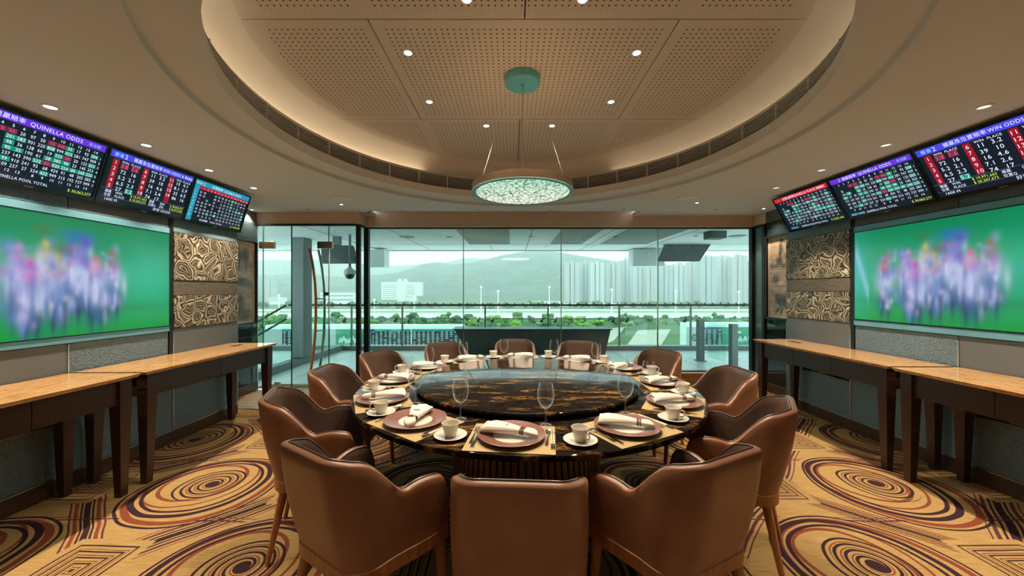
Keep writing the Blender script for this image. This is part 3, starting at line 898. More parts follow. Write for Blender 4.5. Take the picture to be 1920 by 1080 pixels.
def page_win(w, h):
    p = Page(); k = h/.40
    p.rect('blue', 0, h-.052*k, w, h)
    p.text('cyan', '賽事', w*.04, h-.040*k, .034*k); p.text('white', '2', w*.145, h-.042*k, .046*k)
    p.text('white', '獨贏及位置賠率', w*.24, h-.038*k, .033*k); p.text('white', 'WIN ODDS & PLACE ODDS', w*.24+.245*k, h-.038*k, .034*k, sx=.92)
    p.text('white', '14:12', w*.985, h-.038*k, .030*k, 'r')
    data = [[('1', '3.8', '1.6'), ('2', '72', '16'), ('3', '5.2', '2.1'), ('4', '6.5', '2.3'), ('5', '27', '5.2')],
            [('6', '11', '3.2'), ('7', '39', '10'), ('8', '16', '4.6'), ('9', '7.1', '2.6'), ('10', '74', '17')],
            [('11', '15', '4.1'), ('12', '8.1', '2.9'), ('13', '32', '6.5'), ('14', '86', '16')]]
    for c, blk in enumerate(data):
        u0 = w*(.045 + .325*c)
        p.text('white', 'WIN', u0+w*.125, h-.079*k, .024*k, 'c'); p.text('white', 'PLACE', u0+w*.235, h-.079*k, .024*k, 'c')
        y1 = h-.060*k
        p.rect('red', u0, y1-.235*k, u0+w*.062, y1)
        for r, (a, b, d) in enumerate(blk):
            y = h-.094*k - r*.046*k - (.022*k)
            p.text('white', a, u0+w*.031, y+.014*k, .040*k, 'c')
            if (c, r) == (0, 0):
                p.rect('rose', u0+w*.085, y-.007*k, u0+w*.165, y+.034*k); p.rect('rose', u0+w*.195, y-.007*k, u0+w*.275, y+.034*k)
            if (c, r) == (0, 4): p.rect('green', u0+w*.195, y-.007*k, u0+w*.275, y+.034*k)
            p.text('pink' if (c, r) == (0, 0) else 'white', b, u0+w*.125, y, .041*k, 'c'); p.text('pink' if (c, r) == (0, 0) else 'white', d, u0+w*.235, y, .041*k, 'c')
    p.rect('line', 0, .100*k, w, .1025*k); p.rect('line', 0, .040*k, w, .0415*k)
    p.text('white', '獨贏', w*.05, .074*k, .025*k, sx=.9); p.text('white', 'WIN', w*.155, .074*k, .027*k, sx=.85); p.text('lime', '$ 19,971,663', w*.50, .074*k, .028*k, 'r', .82)
    p.text('white', '位置', w*.05, .046*k, .025*k, sx=.9); p.text('white', 'PLACE', w*.155, .046*k, .027*k, sx=.85); p.text('lime', '$ 20,307,673', w*.50, .046*k, .028*k, 'r', .82)
    p.text('white', '連贏', w*.53, .074*k, .025*k, sx=.9); p.text('white', 'QIN', w*.665, .074*k, .027*k, sx=.85); p.text('lime', '$ 30,063,277', w*.985, .074*k, .028*k, 'r', .82)
    p.text('white', '位置Q', w*.53, .046*k, .025*k, sx=.9); p.text('white', 'QPL', w*.665, .046*k, .027*k, sx=.85); p.text('lime', '$ 26,912,762', w*.985, .046*k, .028*k, 'r', .82)
    p.text('white', '1600 M', w*.06, .012*k, .029*k); p.text('white', '好地 GOOD', w*.60, .012*k, .029*k)
    return p
def page_grid(w, h):
    p = Page(); k = h/.40
    p.rect('teal', 0, h-.052*k, w, h); p.rect('teal', 0, .0, w*.085, h-.052*k)
    p.text('lime', '2', w*.13, h-.042*k, .044*k); p.text('white', '孖寶賠率', w*.27, h-.040*k, .034*k); p.text('white', 'DOUBLE ODDS', w*.27+.16*k, h-.040*k, .034*k, sx=.95)
    p.rect('crimson', w*.085, h-.082*k, w, h-.056*k)
    for i in range(1, 15): p.text('white', str(i), w*(.10+.062*i), h-.078*k, .022*k, 'c')
    q = random.Random(3)
    for r in range(8):
        y = h-.118*k - r*.0335*k
        for j in range(14):
            if q.random() < .17 and j < 8: continue
            s_ = str(q.choice((12, 19, 25, 28, 34, 45, 56, 58, 63, 71, 88, 92, 99, 120)))
            u = w*(.125+.063*j); d = q.random()
            if d < .09: p.rect('green', u-.018*k, y-.004*k, u+.018*k, y+.022*k)
            p.text('pink' if d > .95 else 'white', s_, u, y, .027*k, 'c', .85)
        p.text('white', str(r+1), w*.042, y, .026*k, 'c')
    p.text('white', '彩池總額', w*.22, .012*k, .024*k); p.text('white', 'POOL TOTAL', w*.40, .012*k, .024*k); p.text('lime', '$ 1,925,508', w*.985, .012*k, .028*k, 'r')
    return p

def monitor(origin, ud, vd, W, H, page_fn, label):
    """origin: lower left corner as the viewer sees it; ud right, vd up"""
    ud, vd = Vector(ud).normalized(), Vector(vd).normalized(); n = ud.cross(vd)
    Mx = Matrix(((ud.x, vd.x, n.x, origin[0]), (ud.y, vd.y, n.y, origin[1]), (ud.z, vd.z, n.z, origin[2]), (0, 0, 0, 1)))
    o = empty('odds_monitor', label=label, cat='monitor', group='odds monitors above the screens'); o.matrix_world = Mx
    b, bb = .014, .024
    fr = MB()
    fr.box(0, W, 0, bb, -.012, .006).box(0, W, H-b, H, -.012, .006).box(0, b, bb, H-b, -.012, .006).box(W-b, W, bb, H-b, -.012, .006)
    fr.build('bezel', M['bezel'], o, smooth=0)
    MB().box(.004, W-.004, .004, H-.004, -.05, -.002).build('casing', M['black'], o, smooth=0, bevel=.004)
    MB().box(W*.32, W*.68, H*.50, H*.95, -.10, -.05).build('wall_mount', M['black'], o, smooth=0)
    MB().box(W*.47, W*.53, .008, .011, .006, .0065).build('badge', M['chrome'], o, smooth=0)
    w, h = W-2*b, H-b-bb
    sc = MB().quad((b, bb, 0), (W-b, bb, 0), (W-b, H-b, 0), (b, H-b, 0)).build('screen', scr_bg, o, smooth=0)
    pg = page_fn(w, h)
    for c, m in pg.b.items():
        m.v = [(x+b, y+bb, z) for x, y, z in m.v]
        me = bpy.data.meshes.new('lettering'); me.from_pydata(m.v, [], m.f)
        mobj('lettering', me, scol(c), sc, kind='stuff')
    for c, m in pg.blocks:
        m.v = [(x+b, y+bb, z) for x, y, z in m.v]
        m.build('colour_block', scol(c), sc, smooth=0)
    return o
WL, WR = .755, .78
lv = Vector((.13, 0, .43)); rv = Vector((-.22, 0, .40))
ly = [4.30, 3.545, 2.79]
monitor((-3.20, ly[2]-WL+.003, 2.135), (0, 1, 0), lv, WL-.006, .445, page_quinella, 'odds monitor with a violet header reading quinella odds, left wall')
monitor((-3.20, ly[1]-WL+.003, 2.135), (0, 1, 0), lv, WL-.006, .445, page_win, 'odds monitor with red number columns, middle of the left wall row')
monitor((-3.20, ly[0]-WL+.003, 2.135), (0, 1, 0), lv, WL-.006, .445, page_grid, 'odds monitor with a light blue border beside the glass door')
ry = [4.47, 3.69, 2.91]
q_red = lambda w, h: page_quinella(w, h, 'crimson', 'QUINELLA PLACE ODDS', '位置Q賠率', '$ 16,821,790', 'QUINELLA PLACE POOL TOTAL', '位置Q彩池')
monitor((3.40, ry[0]-.003, 2.168), (0, -1, 0), rv, WR-.006, .455, q_red, 'odds monitor with a red header beside the window')
monitor((3.40, ry[1]-.003, 2.168), (0, -1, 0), rv, WR-.006, .455, page_quinella, 'odds monitor with a violet header, middle of the right wall row')
monitor((3.40, ry[2]-.003, 2.168), (0, -1, 0), rv, WR-.006, .455, page_win, 'odds monitor with red number columns at the right picture edge')
# ---- picture of galloping horses, out of focus
def race_picture(nu, nv, W=1.55, H=.86):
    u = np.linspace(0, W, nu)[None, :]; v = np.linspace(0, 1, nv)[:, None]      # v from the top
    img = np.zeros((nv, nu, 3))
    top, mid, bot = np.array(srgb(3, 132, 84)), np.array(srgb(14, 160, 112)), np.array(srgb(2, 150, 52))
    a = np.clip(v/.5, 0, 1)[..., None]; b = np.clip((v-.5)/.5, 0, 1)[..., None]
    img += (top*(1-a)+mid*a)*(1-b) + bot*b
    img = img + 0*u[..., None]
    def blob(s, y, rx, rz, c, k=1.0, p=1.0):
        g = np.exp(-(((u-s)/rx)**2 + ((v-y)/rz)**2)**p)[..., None]*k
        img[:] = img*(1-g) + np.array(srgb(*c))*g
    blob(1.33, .50, .22, .30, (30, 190, 160), .5); blob(.0, .5, .15, .4, (70, 190, 190), .6)
    for k in range(9):                                                   # pale rail on the left
        blob(.02+.015*k, .25+.055*k, .012, .10, (150, 205, 235), .5)
    blob(.8, .78, .7, .05, (4, 110, 60), .5)
    horses = [(.30, .36, (200, 60, 90), (205, 215, 240)), (.50, .30, (185, 120, 200), (190, 190, 235)), (.56, .42, (215, 60, 160), (180, 170, 225)), (.64, .26, (205, 190, 40), (215, 225, 245)),
              (.71, .36, (200, 180, 60), (190, 200, 240)), (.79, .22, (40, 110, 190), (170, 180, 225)), (.86, .28, (110, 60, 190), (205, 215, 240)), (.945, .36, (215, 30, 130), (190, 185, 230)), (1.06, .28, (150, 90, 70), (150, 190, 215))]
    q = random.Random(11)
    blob(.70, .63, .40, .11, (38, 96, 140), .65, 2.0); blob(.70, .50, .40, .10, (120, 150, 205), .45, 2.0)
    for s, y, cap, body in horses:
        blob(s, y+.42, .058, .16, (22, 62, 118), .9); blob(s-.03, y+.50, .014, .13, (10, 40, 80), .7); blob(s+.035, y+.50, .014, .13, (12, 50, 90), .7)
        blob(s, y+.22, .078, .12, body, .78); blob(s+.02, y+.20, .03, .10, (235, 238, 252), .5); blob(s+.012, y+.30, .030, .12, (60, 110, 170), .6)
        for _ in range(26):
            blob(s+q.gauss(0, .045), y+q.uniform(.05, .5), q.uniform(.010, .026), q.uniform(.03, .09), q.choice(((215, 222, 250), (205, 215, 245), (90, 120, 200), (170, 150, 215), (40, 90, 150), (120, 150, 215))), .42)
    for s, y, cap, body in horses:
        blob(s, y+.07, .046, .06, cap, .65); blob(s, y-.01, .022, .038, cap, .9); blob(s+.02, y+.12, .03, .05, (120, 90, 200), .5)
    for _ in range(60):
        s = q.uniform(.27, 1.1); blob(s, q.uniform(.22, .55), q.uniform(.015, .04), q.uniform(.02, .06), q.choice(((190, 195, 235), (130, 90, 190), (60, 110, 190), (160, 170, 225), (190, 80, 160), (110, 140, 200))), .35)
    blob(.62, .13, .05, .035, (60, 120, 60), .8, 1); blob(.82, .15, .09, .05, (30, 110, 180), .75); blob(.74, .28, .05, .05, (120, 70, 60), .5); blob(.88, .2, .05, .06, (90, 60, 200), .7)
    return np.clip(img, 0, 1)
def picture_mesh(name, img, W, H):
    nv, nu, _ = img.shape
    xs_ = np.linspace(0, W, nu); ys_ = np.linspace(H, 0, nv)
    gx, gy = np.meshgrid(xs_, ys_)
    co = np.stack([gx, gy, np.zeros_like(gx)], -1).reshape(-1, 3)
    idx = np.arange(nu*nv).reshape(nv, nu)
    fs = np.stack([idx[1:, :-1], idx[1:, 1:], idx[:-1, 1:], idx[:-1, :-1]], -1).reshape(-1, 4)
    me = bpy.data.meshes.new(name); me.from_pydata(co.tolist(), [], fs.tolist())
    ca = me.color_attributes.new('picture', 'FLOAT_COLOR', 'POINT')
    ca.data.foreach_set('color', np.concatenate([img.reshape(-1, 3), np.ones((nu*nv, 1))], 1).astype(np.float32).ravel())
    return me
race = race_picture(300, 150)
vm = attrmat('video_wall_picture', .95, .12)
def video(origin, ud, label, W=1.55, H=.86):
    ud = Vector(ud); vd = Vector((0, 0, 1)); n = ud.cross(vd)
    Mx = Matrix(((ud.x, vd.x, n.x, origin[0]), (ud.y, vd.y, n.y, origin[1]), (ud.z, vd.z, n.z, origin[2]), (0, 0, 0, 1)))
    o = empty('video_screen', label=label, cat='screen', group='large video screens'); o.matrix_world = Mx
    b = .008
    MB().box(-b, W+b, -b, H+b, -.028, -.002).build('casing', M['black'], o, smooth=0)
    MB().box(-b, W+b, -b, 0, -.002, .004).box(-b, W+b, H, H+b, -.002, .004).box(-b, 0, 0, H, -.002, .004).box(W, W+b, 0, H, -.002, .004).build('bezel', M['bezel'], o, smooth=0)
    mobj('picture', picture_mesh('picture', race, W, H), vm, o)
video((XL+.032, 3.44-1.55, 1.128), (0, 1, 0), 'large video screen of blurred racing horses on the left wall')
video((XR-.032, 3.735, 1.168), (0, -1, 0), 'large video screen of blurred racing horses on the right wall', 1.55, .875)

# ================================================================== FRAMED PHOTOGRAPHS
def sepia(nu, nv, seed, shapes):
    q = np.random.RandomState(seed); img = np.ones((nv, nu)) * .62
    u = np.linspace(0, 1, nu)[None, :]; v = np.linspace(0, 1, nv)[:, None]
    for k in range(60):
        a, b, c, d = q.rand(4); img += (q.rand()-.5)*.30*np.exp(-(((u-a)/(.03+.10*c))**2+((v-b)/(.03+.10*d))**2))
    for s, y, rx, ry, ang, val in shapes:
        c, sn = math.cos(ang), math.sin(ang); du, dv_ = u-s, v-y
        e = ((du*c+dv_*sn)/rx)**2 + ((-du*sn+dv_*c)/ry)**2
        m = .85/(1+np.exp((e-1)*3.0)); img = img*(1-m) + val*m
    for k in range(90):
        a, b, c, d = q.rand(4); img += (q.rand()-.55)*.5*np.exp(-(((u-a)/(.012+.03*c))**2+((v-b)/(.012+.04*d))**2))
    img = np.clip(img, .02, .95)[..., None]
    return np.clip(np.array([.80, .58, .40])*img**1.25, 0, 1)
SH = [
    [(.3, .45, .10, .22, 0, .08), (.3, .2, .06, .09, 0, .15), (.55, .5, .13, .20, 0, .05), (.55, .22, .06, .08, 0, .12), (.78, .42, .10, .25, 0, .06), (.28, .8, .02, .16, .1, .1), (.5, .82, .02, .16, 0, .1), (.6, .82, .02, .16, 0, .1), (.8, .8, .02, .17, 0, .1)],
    [(.42, .45, .30, .16, .7, .10), (.70, .62, .30, .22, .5, .16), (.28, .70, .14, .10, .9, .14), (.30, .22, .03, .10, 0, .08)],
    [(.55, .45, .20, .26, .2, .12), (.62, .25, .10, .12, 0, .08), (.65, .8, .26, .22, 0, .10), (.25, .75, .05, .3, .1, .3)],
    [(.45, .35, .07, .32, .1, .08), (.55, .1, .12, .05, .5, .1), (.40, .72, .14, .12, .2, .08), (.7, .55, .18, .12, -.5, .35), (.4, .88, .45, .07, 0, .15), (.8, .75, .08, .1, 0, .1)],
    [(.25, .5, .14, .25, 0, .15), (.75, .25, .05, .05, 0, .2), (.9, .6, .1, .2, 0, .25)],
    [(.5, .35, .30, .13, .3, .10), (.55, .5, .32, .14, .15, .06), (.3, .3, .08, .1, 0, .1), (.7, .25, .07, .1, 0, .12), (.35, .78, .03, .2, .6, .08), (.7, .78, .03, .2, -.6, .08), (.5, .8, .03, .18, .3, .08)]]
pm = attrmat('sepia_print', None, .35)
def frame(origin, ud, W, H, which, label, frac):
    ud = Vector(ud); vd = Vector((0, 0, 1)); n = ud.cross(vd)
    Mx = Matrix(((ud.x, vd.x, n.x, origin[0]), (ud.y, vd.y, n.y, origin[1]), (ud.z, vd.z, n.z, origin[2]), (0, 0, 0, 1)))
    o = empty('picture_frame', label=label, cat='picture frame', group='framed photograph sets'); o.matrix_world = Mx
    b = .022
    MB().box(0, W, 0, b, 0, .045).box(0, W, H-b, H, 0, .045).box(0, b, b, H-b, 0, .045).box(W-b, W, b, H-b, 0, .045).build('moulding', M['black'], o, smooth=0, bevel=.003)
    MB().box(b, W-b, b, H-b, .004, .014).build('mount_board', plain('cream_mount_board', (.62, .47, .33), .8, var=.03) if 'cream_mount_board' not in bpy.data.materials else bpy.data.materials['cream_mount_board'], o, smooth=0)
    m = .055; y = H-m
    hs = [(H-2*m-.05)*f for f in frac]
    for k, hh in enumerate(hs):
        me = picture_mesh('photograph', sepia(60, 70, which*3+k, SH[which*3+k]), W-2*m, hh)
        p = mobj('photograph', me, pm, o); p.location = (m, y-hh, .0155)
        y -= hh + .025
def fr_geo(x, a, b, ya):
    return F*abs(x)/abs(a-CX)
# left: far edge at px 480, near edge hidden behind the relief bay
frame((XL2+.014, 4.50, EYE-(607-CY)/F*5.25), (0, 1, 0), .80, .94+.24, 0, 'black framed set of three sepia horse photographs by the glass door', (.36, .23, .41))
frame((XR2-.014, 5.28, EYE-(597-CY)/F*5.25), (0, -1, 0), .58, 1.17, 1, 'black framed set of three sepia horse photographs beside the window', (.42, .21, .37))

# ================================================================== DINING CHAIRS
def smooth01(t): t = min(1, max(0, t)); return t*t*(3-2*t)
def make_chair():
    o = empty('dining_chair')
    # plan of the shell: from the left arm tip round the back to the right arm tip
    def plan(t, off):
        """t in -1..1, off: inset from the outer face"""
        s = abs(t); sg = 1 if t >= 0 else -1
        Wb, Wf, yb, yfr, rc = .235, .272, -.255, .165, .11
        # lengths: half back, corner arc, side
        l1, l2 = Wb-rc, rc*PI/2; l3 = yfr-(yb+rc); Lt = l1+l2+l3; d = s*Lt
        if d < l1:
            x, y, nx, ny = d, yb, 0, -1
        elif d < l1+l2:
            a = (d-l1)/rc; x = l1+rc*math.sin(a); y = yb+rc-rc*math.cos(a); nx, ny = math.sin(a), -math.cos(a)
        else:
            q = (d-l1-l2)/l3; x = Wb+(Wf-Wb)*smooth01(q*1.2); y = yb+rc+q*l3; nx, ny = 1, 0
        return sg*(x-nx*off), y-ny*off, d, (l1, l1+l2, Lt)
    ZB = .425
    def top(t):
        _, y, d, (a, b, Lt) = plan(t, 0)
        if d <= a*.75: return .852
        e = (d-a*.75)/(b+.02-a*.75)
        if e <= .62: return .852 - .030*(e/.62)**2.5
        q0 = a*.75+.62*(b+.02-a*.75); q1 = b+.105
        if d <= q1: 
            k = smooth01((d-q0)/(q1-q0)); return .822 + (.655-.822)*k
        k = (d-q1)/(Lt-q1)
        if k < .75: return .655 + .012*math.sin(k/.75*PI)
        return .655 - .10*((k-.75)/.25)**2.2
    nt = 60
    ts = [-1+2*k/nt for k in range(nt+1)]
    def pt(t, off, h):
        zt = top(t); z = ZB + (zt-ZB)*h
        x, y, d, (a, b, Lt) = plan(t, off)
        back = 1-smooth01((d-a)/(b+.06-a))
        lean = .085*max(0, (z-ZB)/.44)
        bulge = 1 + .03*math.sin(PI*min(1, (z-ZB)/.44))
        return (x*bulge, y - lean*back - .012*back*math.sin(PI*h), z)
    th = .036
    outer = MB(); rings = []
    for t in ts:
        col = [pt(t, 0, h/9) for h in range(10)]
        x, y, z = pt(t, 0, 1.0)
        col.append(pt(t, .006, 1.0)); col[-1] = (col[-1][0], col[-1][1], z+.008)
        m = pt(t, th/2, 1.0); col.append((m[0], m[1], z+.011))
        rings.append(col)
    outer.loft(rings, cap=False, closed=False)
    for t in (-1, 1):                                  # padded front end of each arm
        a = [pt(t, 0, h/9) for h in range(10)]; b = [pt(t, th, h/9) for h in range(10)]
        i = len(outer.v)
        mid = [((p[0]+q[0])/2, p[1]+.012, (p[2]+q[2])/2) for p, q in zip(a, b)]
        outer.loft([a, mid, b], cap=False, closed=False)
        tp = pt(t, 0, 1); m = pt(t, th/2, 1); q = pt(t, th, 1)
        outer.v += [tp, (m[0], m[1], m[2]+.011), q, mid[-1]]; k = len(outer.v)-4; outer.f += [(k, k+1, k+3), (k+1, k+2, k+3)]
    outer.build('shell', M['leather'], o, smooth=50)
    inner = MB(); rings = []
    for t in ts:
        z = pt(t, 0, 1.0)[2]
        m = pt(t, th/2, 1.0); e = pt(t, th-.004, 1.0)
        rings.append([(m[0], m[1], z+.011), (e[0], e[1], z+.007)] + [pt(t, th, h/9) for h in range(9, -1, -1)])
    inner.loft(rings, cap=False, closed=False)
    inner.build('lining', M['leather_in'], o, smooth=50)
    # seam piping along the rim
    MB().tube([(lambda p: (p[0], p[1], p[2]+.009))(pt(t, th-.003, 1.0)) for t in ts], .0035, 6).build('piping', M['leather_in'], o)
    # seat
    st = MB(); n = 36; rings = []
    for k, (sc_, z) in enumerate(((.90, .425), (1.0, .440), (1.0, .468), (.96, .482), (.80, .488), (.4, .490))):
        ring = []
        for j in range(n):
            a = 2*PI*j/n; c, s = math.cos(a), math.sin(a); e = 2/4.5
            ring.append((sc_*.205*math.copysign(abs(c)**e, c), -.005+sc_*.205*math.copysign(abs(s)**e, s), z + .006*math.sin(a)*(k > 1)))
        rings.append(ring)
    st.loft(rings); st.build('seat_cushion', M['leather_seat'], o, smooth=40)
    # wooden ring frame under the shell
    fr = MB(); rings = []
    for t in ts:
        a = plan(t, -.004); b = plan(t, .045)
        rings.append([(a[0], a[1], .372), (a[0], a[1], .428), (b[0], b[1], .428), (b[0], b[1], .372)])
    fr.loft(rings); 
    fr.box(-.25, .25, .130, .165, .372, .425)
    fr.build('base_frame', M['legwood'], o, smooth=40, bevel=.003)
    for sx in (-1, 1):
        for y0, y1 in ((.148, .168), (-.20, -.275)):
            lg = MB()
            x0, x1 = sx*(.235 if y0 > 0 else .185), sx*(.250 if y0 > 0 else .215)
            rs = []
            for k in range(5):
                f = k/4; x = x1+(x0-x1)*f; y = y1+(y0-y1)*f; r = .015+.013*f
                rs.append([(x+r*math.cos(2*PI*j/10), y+r*math.sin(2*PI*j/10)*.85, .385*f) for j in range(10)])
            lg.loft(rs); lg.build('leg', M['legwood'], o)
    return o
chair0 = make_chair()
SEAT = {0: 'nearest the camera', 1: 'first to the right of the nearest seat', 2: 'second to the right of the nearest seat', 3: 'third to the right of the nearest seat',
        4: 'fourth to the right of the nearest seat', 5: 'fifth to the right of the nearest seat', 6: 'farthest, backing on the window', 7: 'fifth to the left of the nearest seat',
        8: 'fourth to the left of the nearest seat', 9: 'third to the left of the nearest seat', 10: 'second to the left of the nearest seat', 11: 'first to the left of the nearest seat'}
chairs = [(-3.2, 1.332), (25.0, 1.3), (59.5, 1.295), (90, 1.335), (122, 1.37), (155, 1.39), (182.7, 1.39), (-147, 1.39), (-119.5, 1.36), (-93, 1.29), (-66, 1.34), (-31.5, 1.355)]
CJ = [0, 2, -3, 2, -2, 3, 0, -2, 3, 2, -3, -2]
for k, (a, r) in enumerate(chairs):
    c = chair0 if k == 0 else copy_tree(chair0)
    c.location = (TC.x + r*math.sin(R(a)), TC.y - r*math.cos(R(a)), 0)
    c.rotation_euler = (0, 0, R(a + CJ[k]))
    tag(c, 'tan leather tub dining chair, %s' % SEAT[k].replace('seat', 'chair'), 'chair', 'dining chairs around the round table')

# ================================================================== ROUND TABLE
RT = 1.221
table = empty('dining_table', (TC.x, TC.y, 0), label='large round black and gold marble dining table on a slatted pedestal', cat='table')
MB().lathe([(0, .75), (RT-.010, .75), (RT-.003, .747), (RT, .741), (RT, .727), (RT-.004, .721), (RT-.012, .718), (0, .718)], 160).build('marble_top', M['marble'], table)
MB().lathe([(0, .718), (.62, .718), (.62, .69), (0, .69)], 64).build('sub_top', M['walnut'], table)
MB().lathe([(0, 0), (.545, 0), (.545, .02), (.50, .03), (.468, .69), (0, .69)], 64).build('pedestal_core', M['walnut'], table)
sl_ = MB().hexa([(-.0165, -.562, .0), (.0165, -.562, .0), (.0165, -.495, .0), (-.0165, -.495, .0), (-.0145, -.502, .69), (.0145, -.502, .69), (.0145, -.455, .69), (-.0145, -.455, .69)]).mesh('pedestal_slat', 0)
for k in range(72):
    s_ = mobj('pedestal_slat', sl_, M['slatwood'], table); s_.rotation_euler = (0, 0, 2*PI*k/72)
RS = .815
susan = empty('lazy_susan', (TC.x, TC.y, .75), label='round black and gold marble lazy susan on the dining table', cat='lazy susan')
MB().lathe([(0, .045), (RS-.012, .045), (RS-.003, .041), (RS, .034), (RS, .028), (RS-.006, .021), (RS-.02, .018), (0, .018)], 160).build('marble_disc', M['marble'], susan)
MB().lathe([(0, 0), (.30, 0), (.30, .018), (0, .018)], 48).build('turntable_bearing', M['dark_metal'], susan)

# ================================================================== TABLEWARE
def at(a, r, z=.75): return (TC.x + r*math.sin(R(a)), TC.y - r*math.cos(R(a)), z)
plates_a = [-6, 28, 61, 90, 120, 149, 182, -150, -122, -94, -65, -37]
def rrect(w, h, r, n=4):
    p = []
    for cx, cy, a0 in ((w-r, h-r, 0), (-w+r, h-r, 90), (-w+r, -h+r, 180), (w-r, -h+r, 270)):
        p += [(cx+r*math.cos(R(a0+90*k/n)), cy+r*math.sin(R(a0+90*k/n))) for k in range(n+1)]
    return p
mat0 = MB().prism(rrect(.206, .165, .006), 0, .0025).mesh('placemat', 0)
plate_me = MB().lathe([(0, .004), (.075, .004), (.082, 0), (.090, .003), (.150, .016), (.163, .0205), (.1645, .0225), (.162, .0235), (.148, .0195), (.088, .0085)], 64).mesh('charger_plate')
well_me = MB().lathe([(0, .0075), (.080, .0075), (.0885, .0088)], 48).mesh('well')
def napkin():
    n = 26; rings = []
    S = [(-.135, .058, .006), (-.130, .062, .026), (-.105, .062, .034), (-.07, .056, .036), (-.03, .044, .035), (.01, .032, .032), (.038, .024, .029), (.050, .0225, .028), (.066, .0225, .028), (.082, .027, .030), (.105, .029, .027), (.122, .022, .020), (.132, .010, .010)]
    for x, w, h in S:
        ring = []
        for j in range(n):
            a = 2*PI*j/n; c, s = math.cos(a), math.sin(a)
            k = 1 + .07*math.cos(6*a + x*10)*(1 if s > 0 else 0)
            ring.append((x + .008*c*(x < -.1), w*math.copysign(abs(c)**.8, c)*k, h*.5 + h*.5*s*k + (.010*math.sin(3*a)*.3)))
        rings.append(ring)
    m = MB().loft(rings)
    return m
nap_me = napkin().mesh('napkin', 60)
fold_me = MB().loft([[(x-.002, y, z) for x, y, z in r] for r in ([(-.134, -.052, .012), (-.134, -.02, .030), (-.134, .02, .031), (-.134, .054, .014), (-.134, .05, .009), (-.134, .02, .024), (-.134, -.02, .023), (-.134, -.048, .007)],
        [(-.02, -.034, .022), (-.02, -.015, .0375), (-.02, .015, .0385), (-.02, .034, .024), (-.02, .03, .02), (-.02, .015, .03), (-.02, -.015, .03), (-.02, -.03, .018)])]).mesh('fold', 60)
ring_me = MB()
for dxr in (-.008, 0, .008):
    p = [(.058+dxr, .0245*math.cos(2*PI*j/20), .0145+.0165*math.sin(2*PI*j/20)) for j in range(21)]
    ring_me.tube(p, .0026, 6, cap=False)
ring_me = ring_me.mesh('napkin_ring')
cup_me = MB().lathe([(0, .004), (.020, .004), (.022, 0), (.025, .001), (.026, .006), (.031, .016), (.0355, .032), (.039, .050), (.0425, .062), (.0435, .0635), (.0425, .0645), (.040, .0625), (.037, .050), (.033, .032), (.027, .016), (.018, .009), (0, .008)], 40).mesh('teacup')
hand_me = MB().tube([(.037, 0, .050), (.046, 0, .055), (.058, 0, .052), (.063, 0, .041), (.059, 0, .028), (.048, 0, .020), (.034, 0, .019)], [.0042, .004, .0038, .0036, .0036, .0038, .0042], 8).mesh('handle')
sauc_me = MB().lathe([(0, .005), (.026, .005), (.030, .0015), (.034, 0), (.040, .003), (.060, .009), (.077, .0145), (.0795, .0165), (.077, .0175), (.058, .012), (.034, .0075), (0, .0072)], 48).mesh('saucer')
def fork():
    m = MB()
    m.loft([[(-w, y, z), (w, y, z), (w, y, z+.0022), (-w, y, z+.0022)] for y, w, z in ((-.095, .007, .001), (-.085, .0085, .001), (-.02, .0035, .004), (.030, .003, .005), (.045, .009, .003), (.062, .0115, .001))])
    for x in (-.0098, -.0033, .0033, .0098):
        m.loft([[(x-.0018, y, z), (x+.0018, y, z), (x+.0018, y, z+.002), (x-.0018, y, z+.002)] for y, z in ((.061, .001), (.085, .001), (.104, .006))])
    return m.mesh('fork', 40)
def knife():
    m = MB()
    m.loft([[(-w+o, y, 0.001), (w+o, y, 0.001), (w+o, y, .0045), (-w+o, y, .0045)] for y, w, o in ((-.11, .007, 0), (-.10, .009, 0), (-.01, .006, 0), (.0, .0055, 0))])
    m.loft([[(-w+o, y, 0.001), (w+o, y, 0.001), (w+o, y, .0028), (-w+o, y, .0028)] for y, w, o in ((.0, .0055, 0), (.02, .009, .002), (.075, .010, .002), (.10, .006, -.001), (.112, .001, -.005))])
    return m.mesh('knife', 40)
def spoon():
    m = MB()
    m.loft([[(-w, y, z), (w, y, z), (w, y, z+.0022), (-w, y, z+.0022)] for y, w, z in ((-.095, .006, .001), (-.085, .008, .001), (-.02, .0035, .004), (.040, .003, .006), (.048, .006, .005))])
    g_ = []
    for i in range(7):
        r = i/6
        g_.append([(.0185*r*math.cos(2*PI*j/20), .072+.028*r*math.sin(2*PI*j/20), .001+.007*r*r) for j in range(20)])
    m.loft(g_, cap=False)
    return m.mesh('spoon', 50)
fork_me, knife_me, spoon_me = fork(), knife(), spoon()
chop_me = MB().tube([(0, -.075, .0035), (0, .115, .0035)], [.0036, .0022], 8).mesh('chopstick'); chop_end = MB().tube([(0, -.112, .0036), (0, -.075, .0036)], .0038, 8).mesh('handle_end')
rest_me = MB().box(-.016, .016, -.006, .006, 0, .004).box(-.016, -.011, -.006, .006, .004, .008).box(.011, .016, -.006, .006, .004, .008).mesh('chopstick_rest', 0)
def wineglass():
    m = MB(); H = .222
    m.lathe([(.0345, .0008), (.034, .002), (.018, .004), (.007, .009), (.0040, .018), (.0036, .05), (.0037, .078), (.0052, .086), (.012, .093), (.026, .104), (.0365, .120), (.0425, .142), (.0440, .160), (.0425, .180), (.0375, .205), (.0345, H)], 40)
    return m
gl_me = wineglass(); gl_me = gl_me.mesh('bowl')
foot_me = MB().lathe([(0, .0), (.0345, .0), (.0345, .0008)], 32).mesh('foot')
rim_me = MB().lathe([(.0350, .2215), (.0345, .2225), (.0338, .2215)], 40).mesh('rim')
